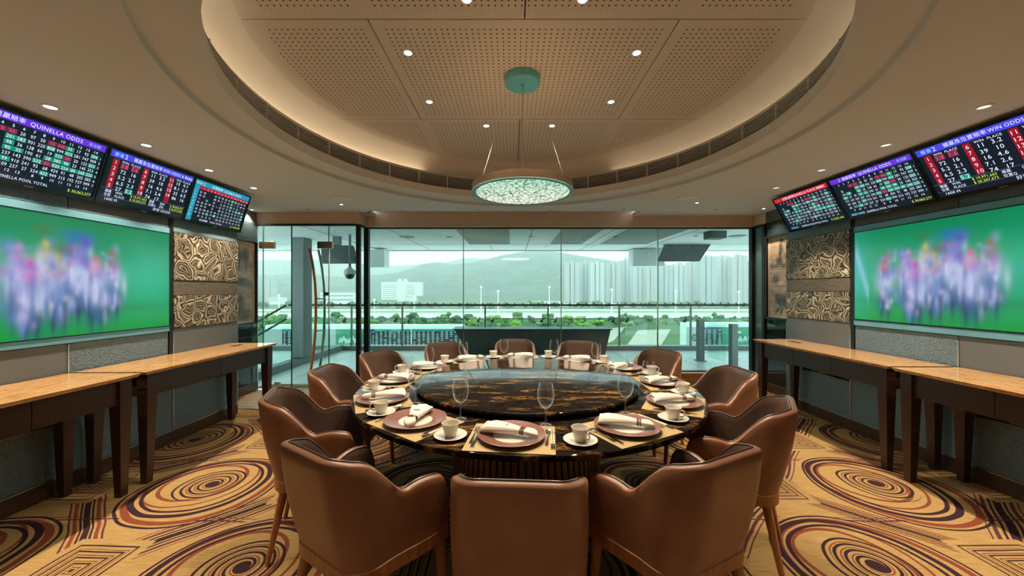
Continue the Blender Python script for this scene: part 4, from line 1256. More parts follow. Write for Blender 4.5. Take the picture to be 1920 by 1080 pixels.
glass_edge = glassmat('crystal_edge', (.70, .76, .80), 1.0, .05, (.85, .93, 1.0))  # near-white edge colour paints a highlight onto the rim
SETTING = ['place setting nearest the camera'] + ['%s setting right of the nearest' % w for w in ('first', 'second', 'third', 'fourth', 'fifth')] + ['farthest setting by the window'] + ['%s setting left of the nearest' % w for w in ('fifth', 'fourth', 'third', 'second', 'first')]
nap_a = [-22, -20, 2, 14, 30, 165, 172, 20, 8, 176, 200, 268]
for k, a in enumerate(plates_a):
    at_seat = SETTING[k]
    z = .75
    rot = R(a)
    P0 = Matrix.Translation(at(a, 1.035)) @ Matrix.Rotation(rot, 4, 'Z')
    def put(o, x, y, zz, rz=0.0):
        q = P0 @ Vector((x, y, zz)); o.location = q; o.rotation_euler = (0, 0, rot+rz); return o
    put(mobj('placemat', mat0, M['placemat'], label='woven gold placemat, %s' % at_seat, cat='placemat', group='gold placemats'), 0, 0, 0)
    jx = rnd.uniform(-.008, .008)
    pl = put(empty('charger_plate', label='mauve brown plate with white centre, %s' % at_seat, cat='plate', group='mauve plates'), jx, .005, .0025)
    mobj('plate_rim', plate_me, M['plate'], pl); mobj('well', well_me, M['well'], pl)
    nz = .0025 + .0225
    nk = empty('napkin', label='rolled cream napkin on the plate, %s' % at_seat, cat='napkin', group='cream napkins')
    mobj('cloth', nap_me, M['linen'], nk); mobj('fold', fold_me, M['linen'], nk)
    q = P0 @ Vector((jx, .005, nz)); nk.location = q; nk.rotation_euler = (0, 0, R(nap_a[k]))
    nr = mobj('napkin_ring', ring_me, M['ring'], label='brown banded ring round the napkin, %s' % at_seat, cat='napkin ring', group='napkin rings')
    nr.location = q; nr.rotation_euler = (0, 0, R(nap_a[k]))
    put(mobj('fork', fork_me, M['steel'], label='steel fork left of the plate, %s' % at_seat, cat='fork', group='forks'), -.184, .0, .0025, R(1))
    put(mobj('knife', knife_me, M['steel'], label='steel knife left of the plate, %s' % at_seat, cat='knife', group='knives'), -.164, -.022, .0025, R(-2))
    put(mobj('spoon', spoon_me, M['steel'], label='steel spoon right of the plate, %s' % at_seat, cat='spoon', group='spoons'), .172, .012, .0025, R(-4))
    for j, xx in enumerate((.188, .198)):
        co = put(empty('chopstick', label='ivory chopstick, %s of the pair, %s' % (('inner', 'outer')[j], at_seat), cat='chopstick', group='chopsticks'), xx, .0, .0065, R(1))
        mobj('shaft', chop_me, M['ivory'], co); mobj('handle_end', chop_end, M['darktip'], co)
    put(mobj('chopstick_rest', rest_me, M['steel'], label='small steel chopstick rest, %s' % at_seat, cat='chopstick rest', group='chopstick rests'), .194, .075, .0025)
    nx_ = plates_a[(k+1) % 12]; ca = a + ((nx_-a) % 360)/2
    cp = at(ca, 1.10)
    so = mobj('saucer', sauc_me, M['porcelain'], label='white saucer under the teacup, %s' % at_seat, cat='saucer', group='white saucers'); so.location = cp; 
    cu = empty('teacup', (cp[0], cp[1], .75+.0078), label='white teacup with loop handle, %s' % at_seat, cat='teacup', group='white teacups')
    mobj('bowl', cup_me, M['porcelain'], cu); mobj('handle', hand_me, M['porcelain'], cu)
    cu.rotation_euler = (0, 0, {0: R(-60), 1: R(-45), 2: R(200), 9: R(180), 10: R(190), 8: R(180), 11: R(100)}.get(k, R(a-90)))
    gp = at(a + 10.5, .872)
    wg = empty('wine_glass', gp, label='clear wine glass beyond the plate, %s' % at_seat, cat='wine glass', group='wine glasses')
    mobj('bowl', gl_me, M['glass_thin'], wg); mobj('foot', foot_me, M['glass_thin'], wg); mobj('rim', rim_me, glass_edge, wg)

# ================================================================== BALCONY
tilem = NT('balcony_tile'); f_, _ = tilem.noise(tilem.geo(), 4, 3)
tilem.set(tilem.ramp(f_, [(.3, (.46, .51, .52)), (.7, (.54, .58, .58))]), .35)
paint_out = plain('balcony_soffit_paint', (.62, .66, .64), .7, var=.03)
grey_out = plain('grey_outdoor_metal', (.13, .15, .15), .5, var=.06)
dark_out = plain('dark_outdoor_panel', (.035, .050, .048), .4, var=.06)
green_edge = plain('green_glass_edge', (.03, .22, .17), .2, var=.05)
YK = 9.0
bal = empty('balcony_floor', (0, 0, 0), label='tiled balcony floor outside the windows', cat='balcony floor', kind='structure')
MB().box(-9, 9, YG+.07, YK+.2, -.30, -.024).build('slab', grey_out, bal, smooth=0)
TW = 1.2
for i in range(-7, 8):
    for j in range(3):
        y0 = YG+.08 + j*1.1; MB().box(i*TW+.004, (i+1)*TW-.004, y0+.004, min(y0+1.1-.004, YK-.1), -.024, -.004).build('floor_tile', tilem.m, bal, smooth=0)
MB().box(XL2-.3, -2.3, YD+.06, YG+.08, -.3, -.006).build('floor_tile', tilem.m, bal, smooth=0)

soff = empty('balcony_soffit', (0, 0, 0), label='pale soffit over the balcony with recessed grey panels', cat='soffit', kind='structure')
ZS = 2.50
MB().box(-9, 9, YG+.09, 9.42, ZS, ZS+.5).build('slab', paint_out, soff, smooth=0)
MB().box(-9, 9, 9.38, 9.46, ZS-.03, ZS+.5).build('edge_beam', paint_out, soff, smooth=0)
MB().box(-9, XL2, YD+.05, YG+.1, ZS, ZS+.5).box(XR2, 9, YD, YG+.1, ZS, ZS+.5).build('slab', paint_out, soff, smooth=0)
for xa, xb in ((-.95, -.05), (.85, 1.55), (1.95, 3.0)):
    MB().box(xa, xb, 6.0, 8.15, ZS-.006, ZS+.01).build('louvre_panel', grey_out, soff, smooth=0)
    MB().box(xa-.05, xa-.012, 6.0, 8.9, ZS-.010, ZS).build('light_line', paint_out, soff, smooth=0)
for x in (-3.4, -2.1, -.5, .35, 1.75, 3.2):
    MB().box(x-.006, x+.006, YG+.1, 9.4, ZS-.003, ZS).build('soffit_joint', M['dark_metal'], soff, smooth=0)
MB().box(-9, 9, 8.2, 8.215, ZS-.003, ZS).build('soffit_joint', M['dark_metal'], soff, smooth=0)
for x, y, r_ in ((763, 444, .14), (842, 444, .06), (996, 443, .05), (1152, 443, .06), (1305, 442, .05), (1382, 442, .15)):
    q = px(x, y, (ZS-EYE)*F/(CY-y))
    MB().lathe([(0, ZS-.006), (r_, ZS-.006), (r_*1.05, ZS)], 24, q.x, q.y).build('soffit_light', grey_out, soff)

# side kerb with glass on the left, plinth along the front edge
MB().box(-9, 9, YK-.08, YK+.16, -.02, .10).build('trim_5', grey_out, smooth=0, label='low grey plinth under the balcony balustrade', cat='plinth', kind='structure')
MB().box(-4.30, -4.12, YD+.2, YK-.08, -.02, .13).build('trim_6', grey_out, smooth=0, label='low kerb running along the left side of the balcony', cat='kerb', kind='structure')

rail = empty('balustrade', (0, YK, 0), label='glass balustrade with dark handrail along the balcony edge', cat='balustrade')
MB().tube([(-5.5, 0, 1.1), (9, 0, 1.1)], .026, 10).build('handrail', M['dark_metal'], rail)
xs_r = [-5.4, -3.95, -2.70, -.66, .89, 2.64, 4.40, 6.04, 7.7]
for x in xs_r:
    MB().box(x-.018, x+.018, -.02, .02, .10, 1.085).build('post', grey_out, rail, smooth=0)
stud = MB().box(-.012, .012, -.012, .012, 0, .035).mesh('rail_stud', 0)
for k in range(64):
    mobj('rail_stud', stud, M['dark_metal'], rail, loc=(-5.2+.195*k, 0, 1.12))
clamp = MB().tube([(0, -.05, .0), (.03, -.07, .02), (.05, -.05, .05), (.03, -.02, .07)], .016, 8).tube([(-.03, -.04, -.03), (.03, -.04, -.03)], .028, 10).mesh('glass_clamp')
for a, b in zip(xs_r[:-1], xs_r[1:]):
    MB().box(a+.03, b-.03, -.008, .008, .12, .76).build('glass_panel', M['pane_out'], rail, smooth=0)
    MB().box(a+.03, b-.03, -.010, .010, .755, .775).build('glass_edge', green_edge, rail, smooth=0)
    for x in (a+.17, b-.17):
        mobj('glass_clamp', clamp, M['black'], rail, loc=(x, 0, .73))
# sloping stair rails beyond the left end
for dz, lab in ((0, 'upper'), (-.34, 'lower')):
    p0, p1 = (-5.5, YK, 1.1+dz), (-7.2, YK-.1, .12+dz)
    p0 = (-5.56, YK, 1.1+dz)
    st_ = MB().tube([p0, p1], .026, 10).build('stair_rail', M['dark_metal'], label='%s dark stair rail sloping down beyond the glass door' % lab, cat='handrail', group='stair rails')
MB().box(-4.35, -4.33, YD+.4, YK-.3, .13, .95).build('side_glass', M['pane_out'], smooth=0, label='side glass screen standing on the left balcony kerb', cat='glass screen')
MB().box(-4.31, -4.07, 7.15, 7.45, .13, ZS).build('column', grey_out, smooth=0, bevel=.02, label='grey column seen through the glass door', cat='column')

# dark bench-high cabinet against the balustrade
bx_ = MB(); y0, y1 = 8.35, 8.88
bx_.hexa([(-.98, y0, -.004), (2.13, y0, -.004), (2.13, y1, -.004), (-.98, y1, -.004), (-1.32, y0, .56), (2.26, y0, .56), (2.26, y1, .56), (-1.32, y1, .56)])
cab = bx_.build('outdoor_cabinet', dark_out, smooth=0, bevel=.01, label='long dark green cabinet standing at the balustrade', cat='cabinet')
MB().box(-1.36, 2.30, y0-.02, y1+.02, .56, .58).build('lid', dark_out, cab, smooth=0)

# glass gate posts on the right part of the balcony
for k, (x, y, yt, lab) in enumerate(((1313, 676, 598, 'farther'), (1375, 687, 607, 'nearer'))):
    d = EYE*F/(y-CY); q = px(x, y, d)
    zt = EYE-(yt-CY)/F*d
    po = empty('gate_post', (q.x, q.y, -.004), label='%s dark steel gate post on the right of the balcony' % lab, cat='post', group='gate posts')
    MB().box(-.06, .06, -.06, .06, 0, zt).build('shaft', grey_out, po, smooth=0, bevel=.006)
    MB().box(-.09, .09, -.09, .09, 0, .015).build('base_plate', grey_out, po, smooth=0)
    for zz in (.18, zt-.16):
        MB().tube([(.06, 0, zz), (.13, 0, zz)], .022, 10).build('glass_clamp', M['steel'], po)
gp0, gp1 = px(1313, 676, EYE*F/131), px(1375, 687, EYE*F/142)
MB().hexa([(gp0.x+.15, gp0.y-.004, .08), (gp1.x-.15, gp1.y-.004, .08), (gp1.x-.15, gp1.y+.004, .08), (gp0.x+.15, gp0.y+.004, .08),
           (gp0.x+.15, gp0.y-.004, .82), (gp1.x-.15, gp1.y-.004, .82), (gp1.x-.15, gp1.y+.004, .82), (gp0.x+.15, gp0.y+.004, .82)]).build('glass_gate', M['pane_out'], smooth=0,
           label='clear glass gate panel between the two balcony posts', cat='gate')

# things hung from the soffit
def hung(name, pts, d0, d1, mat, label, cat):
    """outline given where its front face stands (depth d0), extruded back to d1"""
    f0 = [px(x, y, d0) for x, y in pts]
    dv_ = Vector((0, d1-d0, 0))
    m = MB(); n = len(f0)
    m.v = [tuple(p) for p in f0] + [tuple(p+dv_) for p in f0]
    m.f = [tuple(range(n)), tuple(n+k for k in reversed(range(n)))] + [(k, n+k, n+(k+1) % n, (k+1) % n) for k in range(n)]
    return m.build(name, mat, smooth=0, bevel=.006, label=label, cat=cat)
hung('hanging_bulkhead', [(1187, 467), (1246, 465), (1246, 499), (1187, 499)], 9.0, 9.36, paint_out, 'pale green box hung under the right end of the soffit', 'bulkhead')
tv = hung('hanging_display', [(1248, 456), (1335, 455), (1312, 490), (1235, 490)], 8.25, 8.33, dark_out, 'dark tilted display back hung from the balcony soffit', 'display')
MB().box(3.5, 4.2, 8.30, 8.36, 2.3, ZS).build('hanger', grey_out, tv, smooth=0)
hung('outdoor_speaker', [(1333, 429), (1363, 429), (1363, 446), (1333, 446)], 6.35, 6.6, dark_out, 'dark box loudspeaker under the soffit at the top right of the window', 'speaker')
tv2 = hung('hanging_display', [(602, 460), (660, 460), (669, 494), (602, 494)], 7.0, 7.1, dark_out, 'dark display back hung outside the glass door', 'display')
MB().box(-3.45, -3.30, 7.02, 7.08, 2.25, ZS).build('hanger', grey_out, tv2, smooth=0)
hung('hanging_bulkhead', [(694, 468), (720, 468), (720, 501), (694, 501)], 8.9, 9.3, paint_out, 'pale narrow box hung behind the left window mullion', 'bulkhead')
cp = px(656, 510, 6.8)
cc_ = empty('security_camera', cp, label='white dome security camera hanging outside the glass door', cat='camera')
MB().tube([(0, 0, .08), (0, 0, ZS-cp.z)], .022, 10).build('drop_pole', grey_out, cc_)
MB().lathe([(.0, .09), (.03, .09), (.05, .06), (.10, .03), (.105, -.04), (.10, -.045)], 28).build('housing', plain('camera_housing', (.5, .52, .5), .5), cc_)
MB().lathe([(.085, -.045), (.082, -.08), (.06, -.115), (.03, -.13), (0, -.135)], 28).build('dome', M['black'], cc_)

# ================================================================== RACECOURSE, TOWN AND HILLS
ZG = -25.0
def gd(y): return (EYE-ZG)*F/(y-CY)           # depth of the ground seen at picture row y
t = NT('grassland'); p = t.geo(); f, _ = t.noise(p, .02, 5, .6); f2, _ = t.noise(p, .15, 4)
t.set(t.ramp(t.math('ADD', t.math('MULTIPLY', f, .6), t.math('MULTIPLY', f2, .4)), [(.35, (.045, .085, .03)), (.65, (.13, .19, .07))]), .95)
MB().box(-3500, 3500, 60, 6000, ZG-2, ZG).build('ground', t.m, smooth=0, label='green racecourse infield far below the balcony', cat='ground', kind='structure')
sand = plain('pale_track_sand', (.62, .60, .57), .95, var=.06, vscale=.05); turf = plain('track_turf', (.16, .30, .12), .95, var=.1, vscale=.05)
white_p = plain('white_concrete', (.80, .80, .78), .7, var=.03, vscale=.2)
tracks = [(580, 583, sand, 'narrow far sand track across the racecourse'), (584, 589, turf, 'green turf track between the two sand tracks'), (589.5, 597, sand, 'wide near sand track across the racecourse')]
for a, b, m, lab in tracks:
    MB().box(-900, 900, gd(b), gd(a), ZG, ZG+.15).build('race_track', m, smooth=0, label=lab, cat='track', kind='structure')
for y, lab in ((583.5, 'far'), (589.2, 'middle'), (597.5, 'near')):
    MB().box(-900, 900, gd(y), gd(y)+1.2, ZG, ZG+1.6).build('track_rail', white_p, smooth=0, label='long white running rail, %s one of three' % lab, cat='rail')
court = plain('paved_court', (.52, .42, .36), .9, var=.06, vscale=.3)
for pts, lab in (([(1165, 663), (1196, 620), (1258, 618), (1240, 648)], 'pink paved court among the trees right of the cabinet'), ([(1136, 645), (1136, 617), (1172, 614), (1150, 640)], 'small pink paved court at the cabinet end')):
    q = [px(x, y, gd(y)) for x, y in pts]
    o_ = MB().prism([(v.x, v.y) for v in q], ZG, ZG+.3).build('paved_court', court, smooth=0, label=lab, cat='court', kind='structure')

# ---- giant odds boards across the near track
def board(name, x0, x1, yt, yb_, d, label, panels_):
    a, b = px(x0, yt, d), px(x1, yb_, d)
    o = empty(name, ((a.x+b.x)/2, d, ZG), label=label, cat='scoreboard')
    hx = (b.x-a.x)/2; zt, zb = a.z-ZG, b.z-ZG
    MB().box(-hx, hx, 0, 6, 0, zt+1.6).build('housing', white_p, o, smooth=0)
    for u0, u1, kind in panels_:
        xa, xb = -hx+2*hx*u0, -hx+2*hx*u1
        if kind in SCOLB:
            MB().box(xa, xb, -.5, 0, zb, zt).build('display_panel', SCOLB[kind], o, smooth=0)
        if kind == 'odds':
            hd = (zt-zb)*.10
            MB().box(xa, xb, -.7, -.5, zt-hd, zt).build('header', emis('board_head_%d' % int(u0*100), rnd.choice(((.08, .06, .45), (.02, .45, .36), (.02, .40, .38))), .9), o, smooth=0)
            nx = max(4, int((xb-xa)/1.9)); nz = 9; m = MB()
            for i in range(nx):
                for j in range(nz):
                    cx_, cz = xa+(xb-xa)*(i+.5)/nx, zb+(zt-hd-zb)*(j+.5)/nz
                    w = (xb-xa)/nx*rnd.choice((.16, .25, .28)); h = (zt-zb)/nz*.20
                    if rnd.random() < .93: m.box(cx_-w, cx_+w, -.62, -.5, cz-h, cz+h)
            dg_ = m.build('digit_rows', digm, o, smooth=0); dg_['kind'] = 'stuff'
        if kind == 'race':
            m = MB()
            for i in range(7):
                cx_ = xa+(xb-xa)*(.18+.11*i); cz = zb+(zt-zb)*(.5+.08*math.sin(i*2))
                m.loft([[(cx_+r*.9*math.cos(2*PI*j/10), -.6, cz+r*1.5*math.sin(2*PI*j/10)) for j in range(10)] for r in (.2, .5)], cap=True)
                m.box(cx_-.9, cx_+.9, -.62, -.5, cz-1.3, cz-.3); m.box(cx_-.7, cx_-.5, -.62, -.5, cz-2.2, cz-1.2); m.box(cx_+.5, cx_+.7, -.62, -.5, cz-2.2, cz-1.2); m.box(cx_-.35, cx_+.35, -.62, -.5, cz-.3, cz+.7)
            m.build('race_picture', digm, o, smooth=0)
        if kind == 'emblem':
            cx_, cz = (xa+xb)/2, (zt+zb)/2-.3
            MB().loft([[(cx_+r*1.15*math.cos(2*PI*j/24), -.7, cz+r*1.5*math.sin(2*PI*j/24)) for j in range(24)] for r in (.65, 1.05)], cap=False).build('emblem', emis('emblem_green', (.05, .22, .12), .6), o, smooth=0)
            MB().quad((cx_-.45, -.7, cz), (cx_, -.7, cz-.75), (cx_+.45, -.7, cz), (cx_, -.7, cz+.75)).build('emblem', bpy.data.materials['emblem_green'], o, smooth=0)
    MB().box(-hx-1, hx+1, -2, 8, 0, zb-.6).build('base', white_p, o, smooth=0)
    return o
digm = emis('board_digit', (.85, .92, .95), 1.0)
SCOLB = {'odds': emis('board_dark', (.02, .07, .10), .7), 'race': emis('board_green', (.04, .50, .28), .8), 'pale': emis('board_pale', (.42, .66, .56), .7), 'white': emis('board_white', (.82, .86, .90), .8), 'emblem': bpy.data.materials.get('board_white')}
SCOLB['emblem'] = SCOLB['white']
DBd = 158.0
board('giant_scoreboard', 497, 868, 617, 654, DBd, 'giant outdoor odds board across the track, left of the dark cabinet', ((.0, .09, 'white'), (.09, .21, 'odds'), (.21, .36, 'white'), (.36, .50, 'race'), (.50, .555, 'odds'), (.555, .735, 'odds'), (.745, 1.0, 'odds')))
board('giant_scoreboard', 1287, 1470, 613, 650, DBd, 'giant outdoor board with green race picture and emblem, right side', ((.0, .15, 'emblem'), (.15, .36, 'odds'), (.36, .82, 'race'), (.82, 1.0, 'odds')))

# ---- trees
def leafmat(name, lo, hi):
    t = NT(name); f, _ = t.noise(t.objc(), 1.2, 4, .7)
    t.set(t.ramp(f, [(.35, lo), (.65, hi)]), .9); return t.m
LM = [leafmat('leaf_bright', (.10, .22, .03), (.30, .46, .07)), leafmat('leaf_mid', (.04, .12, .03), (.12, .26, .07)), leafmat('leaf_dark', (.02, .07, .03), (.06, .16, .06))]
trunkm = plain('tree_bark', (.10, .075, .05), .9)
def crown_mesh(seed, flat=1.0):
    q = random.Random(seed); bm = bmesh.new()
    for k in range(9):
        r = q.uniform(.34, .58); a = q.uniform(0, 2*PI); d = q.uniform(.1, .75)
        M4 = Matrix.Translation((d*math.cos(a), d*math.sin(a), .95+q.uniform(-.35, .45)*flat)) @ Matrix.Scale(r, 4) @ Matrix.Scale(.8*flat+.1, 4, (0, 0, 1))
        bmesh.ops.create_icosphere(bm, subdivisions=2, radius=1, matrix=M4)
    for v in bm.verts:
        n_ = mnoise.noise(v.co*5.0+Vector((seed, 0, 0))); v.co += v.normal*.16*n_ if v.normal.length else Vector()
    me = bpy.data.meshes.new('crown'); bm.to_mesh(me); bm.free(); me.shade_smooth(); return me
crowns = [(crown_mesh(s, fl), LM[m]) for s, fl, m in ((1, 1, 0), (2, .9, 1), (3, 1, 2), (4, .6, 0), (5, 1.1, 1))]
trunk_me = MB().tube([(0, 0, 0), (.02, 0, .5), (0, .03, .9)], [.08, .06, .04], 7).mesh('trunk')
def tree(x, d, h, kind, label, group, name='tree'):
    o = empty(name, (x, d, ZG), label=label, cat='tree', group=group)
    o.scale = (h/1.7*rnd.uniform(1.0, 1.35), h/1.7, h/1.7); o.rotation_euler = (0, 0, rnd.uniform(0, 6))
    me, m = crowns[kind]
    mobj('crown', me, m, o); mobj('trunk', trunk_me, trunkm, o)
q = random.Random(5)
KN = ['light green tree', 'mid green tree', 'dark green tree', 'flat topped yellow green tree', 'tall mid green tree']
def nth(n): return '%d%s' % (n, 'th' if 10 <= n % 100 <= 20 else {1: 'st', 2: 'nd', 3: 'rd'}.get(n % 10, 'th'))
belt = []
def plant(X, d, h, *rest):
    x = (X-CX)/F*d
    for X2, d2, h2, *_ in belt:
        if (x-(X2-CX)/F*d2)**2 + (d-d2)**2 < ((h+h2)*.80)**2: return
    belt.append((X, d, h, *rest))
for k in range(900):                                   # belt inside the course
    X = q.uniform(470, 1480); yb_ = q.uniform(603, 634)
    if 1125 < X < 1275 and yb_ > 612 or yb_ > 618 and q.random() < .4: continue
    plant(X, gd(yb_), q.uniform(4.5, 8.5), q.choice((0, 1, 1, 2, 2, 3, 4)), 'trees of the infield belt', 'infield belt')
for k in range(140):                                   # belt at the foot of the towers and hills
    plant(q.uniform(440, 1500), gd(q.uniform(575.5, 579)), q.uniform(6, 11), q.choice((1, 2, 2, 4)), 'trees of the far belt', 'far belt')
for X, y_, h in ((1120, 618, 8.5), (1178, 617, 6.5), (968, 622, 7.5)):
    d = gd(y_); belt = [t_ for t_ in belt if ((t_[0]-CX)/F*t_[1]-(X-CX)/F*d)**2 + (t_[1]-d)**2 > ((t_[2]+h)*.8)**2]
cnt = {}
for X, d, h, kd, grp, where in sorted(belt):
    cnt[(kd, grp)] = cnt.get((kd, grp), 0) + 1
    tree((X-CX)/F*d, d, h, kd, '%s, %s of its kind from left, %s' % (KN[kd], nth(cnt[(kd, grp)]), where), grp)
tree((1120-CX)/F*gd(618), gd(618), 8.5, 3, 'largest yellow green tree, just above the dark cabinet', 'landmark trees')
tree((1178-CX)/F*gd(617), gd(617), 6.5, 3, 'yellow green tree above the paved court', 'landmark trees')
tree((968-CX)/F*gd(622), gd(622), 7.5, 0, 'bright green tree above the middle chair', 'landmark trees')

# ---- light masts
for k, (x, yt) in enumerate(((702, 560), (777, 555), (902, 536), (934, 544), (1030, 536), (1147, 541), (1267, 544), (1385, 545), (523, 552))):
    d = gd(590) + rnd.uniform(-20, 20); q_ = px(x, yt, d)
    mo = empty('light_mast', (q_.x, d, ZG), label='white lighting mast on the racecourse, %s' % ['in front of the white block', 'at the right end of the white block', 'left of the centre pane joint', 'short one right of the centre', 'left of the first tower', 'before the second pair of towers', 'under the tilted display', 'before the right hand towers', 'seen through the glass door'][k], cat='light mast', group='light masts')
    H_ = q_.z-ZG
    MB().tube([(0, 0, 0), (0, 0, H_)], [.7, .35], 8).build('pole', white_p, mo)
    MB().box(-1.3, 1.3, -.4, .4, H_-2.4, H_-.2).build('lamp_bank', white_p, mo, smooth=0)

# ---- tower blocks
def towermat(name, wall_c, win_c, sx, sz):
    t = NT(name); o = t.objc(); s = t.sep(o)
    h = t.math('ADD', s[0], s[1])
    a = t.math('LESS_THAN', t.math('ABSOLUTE', t.math('SUBTRACT', t.math('FRACT', t.math('DIVIDE', h, sx)), .5)), .26)
    b = t.math('LESS_THAN', t.math('ABSOLUTE', t.math('SUBTRACT', t.math('FRACT', t.math('DIVIDE', s[2], sz)), .5)), .27)
    t.set(t.mix(t.math('MULTIPLY', a, b), wall_c, win_c), .7); return t.m
TM = [towermat('tower_facade_pink', (.62, .56, .55), (.20, .24, .28), 2.6, 3.0), towermat('tower_facade_grey', (.55, .57, .58), (.18, .23, .27), 3.1, 3.0), towermat('tower_facade_white', (.70, .70, .69), (.25, .30, .33), 2.8, 3.0)]
slotm = plain('tower_slot', (.22, .28, .30), .8, vscale=.2); roofm = plain('tower_roof', (.5, .5, .5), .8)
tw = [(1060, 1086, 492, 820), (1089, 1106, 491, 860), (1107, 1133, 492, 820), (1136, 1164, 494, 850), (1165, 1186, 486, 920), (1188, 1212, 494, 850), (1213, 1232, 497, 820), (1236, 1262, 497, 840), (1264, 1290, 495, 840),
      (1291, 1311, 490, 930), (1313, 1344, 481, 800), (1346, 1370, 480, 830), (1373, 1402, 479, 800), (1404, 1432, 489, 840), (1434, 1460, 490, 840), (497, 512, 520, 900)]
for k, (a, b, yt, d) in enumerate(tw):
    p0, p1 = px(a, yt, d), px(b, yt, d); w = (p1.x-p0.x)/2; H_ = p0.z-ZG
    o = empty('tower_block', ((p0.x+p1.x)/2, d, ZG), label='pale high-rise apartment tower, %s' % ('seen alone through the glass door' if k == 15 else '%d%s from the left in the row on the right' % (k+1, {1: 'st', 2: 'nd', 3: 'rd'}.get(k+1, 'th'))), cat='tower', group='high-rise towers')
    m = TM[k % 3]
    bays = [(-w, -w*.38), (-w*.24, w*.24), (w*.38, w)]
    for u0, u1 in bays:
        MB().box(u0, u1, 0 if u0 != -w*.24 else -2.5, 18, 0, H_ - (0 if u0 == -w*.24 else rnd.choice((0, 3)))).build('wing', m, o, smooth=0)
    MB().box(-w*.95, w*.95, 3, 17, 0, H_-4).build('core', slotm, o, smooth=0)
    MB().box(-w*.22, w*.22, 4, 12, H_, H_+4).build('roof_house', roofm, o, smooth=0)

# ---- big white block on the hillside
d = 900; a, b = px(715, 529, d), px(790, 562, d)
wb = empty('white_block', ((a.x+b.x)/2, d, b.z), label='wide white building block on the hillside at the left', cat='building')
hx, hz = (b.x-a.x)/2, a.z-b.z
MB().box(-hx, -hx*.18, 0, 20, 0, hz).build('left_wing', white_p, wb, smooth=0)
MB().box(hx*.18, hx, 0, 20, hz*.22, hz).build('right_wing', white_p, wb, smooth=0)
MB().box(-hx*.18, hx*.22, -4, 20, -6, hz*1.06).build('stair_tower', white_p, wb, smooth=0)
MB().box(hx*.1, hx*.75, 2, 18, -6, hz*.22).build('podium', white_p, wb, smooth=0)
winm = plain('block_window_band', (.30, .36, .38), .4, vscale=.3)
for k in range(7):
    z = hz*(.10+.115*k)
    MB().box(-hx*.92, -hx*.25, -.4, 0, z, z+hz*.030).build('window_band', winm, wb, smooth=0)
    if k > 1: MB().box(hx*.30, hx*.66, -.4, 0, z, z+hz*.030).build('window_band', winm, wb, smooth=0)
for s_ in (-.08, .12):
    MB().lathe([(4.5, hz*1.06), (4.5, hz*1.06+3), (3, hz*1.06+5), (0, hz*1.06+5.5)], 16, s_*hx*1.4, 6).build('roof_tank', white_p, wb)
# low white buildings
for k, (x0_, x1_, yt, yb_, d, lab) in enumerate(((600, 664, 549, 568, 700, 'low white building seen through the glass door'), (992, 1052, 566, 571, 640, 'long low stable building at the foot of the hill'), (505, 523, 558, 566, 700, 'small white building far left beyond the door'), (1050, 1180, 570, 574, 610, 'low white building row before the towers'))):
    a, b = px(x0_, yt, d), px(x1_, yb_, d)
    o = empty('low_building', ((a.x+b.x)/2, d, b.z), label=lab, cat='building'); hx, hz = (b.x-a.x)/2, a.z-b.z
    MB().box(-hx, hx, 0, 25, -8, hz).build('wall', white_p, o, smooth=0)
    for j in range(2):
        MB().box(-hx*.95, hx*.95, -.4, 0, hz*(.25+.4*j), hz*(.38+.4*j)).build('window_band', winm, o, smooth=0)

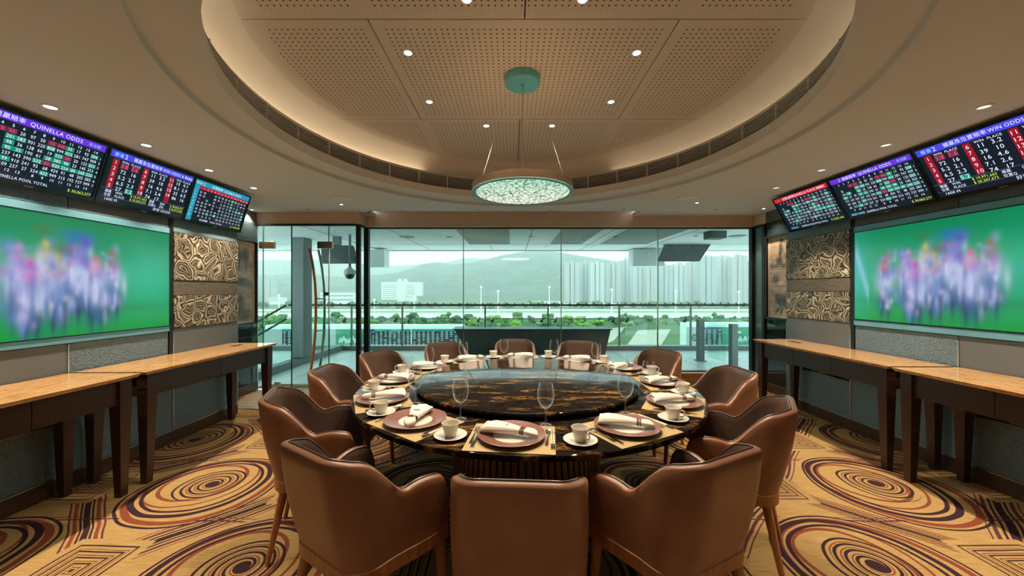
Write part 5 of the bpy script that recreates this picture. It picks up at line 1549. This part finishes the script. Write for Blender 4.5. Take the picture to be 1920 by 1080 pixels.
# ---- wooded hills
t = NT('wooded_hill'); p = t.geo(); f, _ = t.noise(p, .012, 6, .65); f2, _ = t.noise(p, .05, 3)
t.set(t.ramp(t.math('ADD', t.math('MULTIPLY', f, .6), t.math('MULTIPLY', f2, .4)), [(.38, (.035, .065, .042)), (.62, (.10, .155, .085))]), .95)
t.bump(f2, .6, 20)
def hill(d0, d1, crest, label, seed, nx=150, ny=26, spread=1.0):
    xs_ = np.linspace(-2.2, 2.2, nx)
    m = MB(); cxs = [c[0] for c in crest]; czs = [c[1] for c in crest]
    for j in range(ny):
        f = j/(ny-1); d = d0+(d1-d0)*f
        for i in range(nx):
            X = xs_[i]*d1
            pxx = CX + X/d1*F
            ztop = (CY-np.interp(pxx, cxs, czs))/F*d1 + EYE
            n_ = mnoise.fractal(Vector((X*.004+seed, d*.004, 0)), 1.0, 2.0, 5)
            h = ZG + (ztop-ZG)*(smooth01(f*1.02)**.9) + 26*n_*f*(1-.7*f) + 5*n_*f
            m.v.append((X, d, h if j else ZG-5))
    for j in range(ny-1):
        for i in range(nx-1):
            a = j*nx+i; m.f.append((a, a+1, a+nx+1, a+nx))
    return m.build('hill', t.m, smooth=180, label=label, cat='hill', kind='structure')
hill(950, 1900, [(-600, 500), (300, 500), (480, 520), (600, 515), (690, 520), (760, 512), (820, 492), (850, 500), (880, 498), (930, 486), (980, 474), (1010, 470), (1045, 477), (1100, 484), (1170, 500), (1260, 528), (1400, 545), (2600, 540)], 'wooded hill with a rounded summit behind the racecourse', 1.7)
hill(2000, 3000, [(-600, 470), (300, 476), (480, 490), (600, 488), (700, 497), (760, 500), (830, 494), (880, 484), (940, 490), (1000, 480), (1060, 478), (1120, 486), (1200, 500), (1400, 520), (2600, 500)], 'pale distant mountain ridge in the mist', 6.3, 120, 16)

# ---- mist over the valley
hz_ = bpy.data.materials.new('valley_mist'); hz_.use_nodes = True
nt = hz_.node_tree; nt.nodes.clear()
vs_n = nt.nodes.new('ShaderNodeVolumeScatter'); vo = nt.nodes.new('ShaderNodeOutputMaterial')
vs_n.inputs['Color'].default_value = (.90, .95, 1.0, 1); vs_n.inputs['Density'].default_value = .00050
nt.links.new(vs_n.outputs[0], vo.inputs['Volume'])
MB().box(-4000, 4000, 200, 3400, ZG-1, 600).build('mist', hz_, smooth=0, label='thin white mist hanging over the valley', cat='mist', kind='stuff')
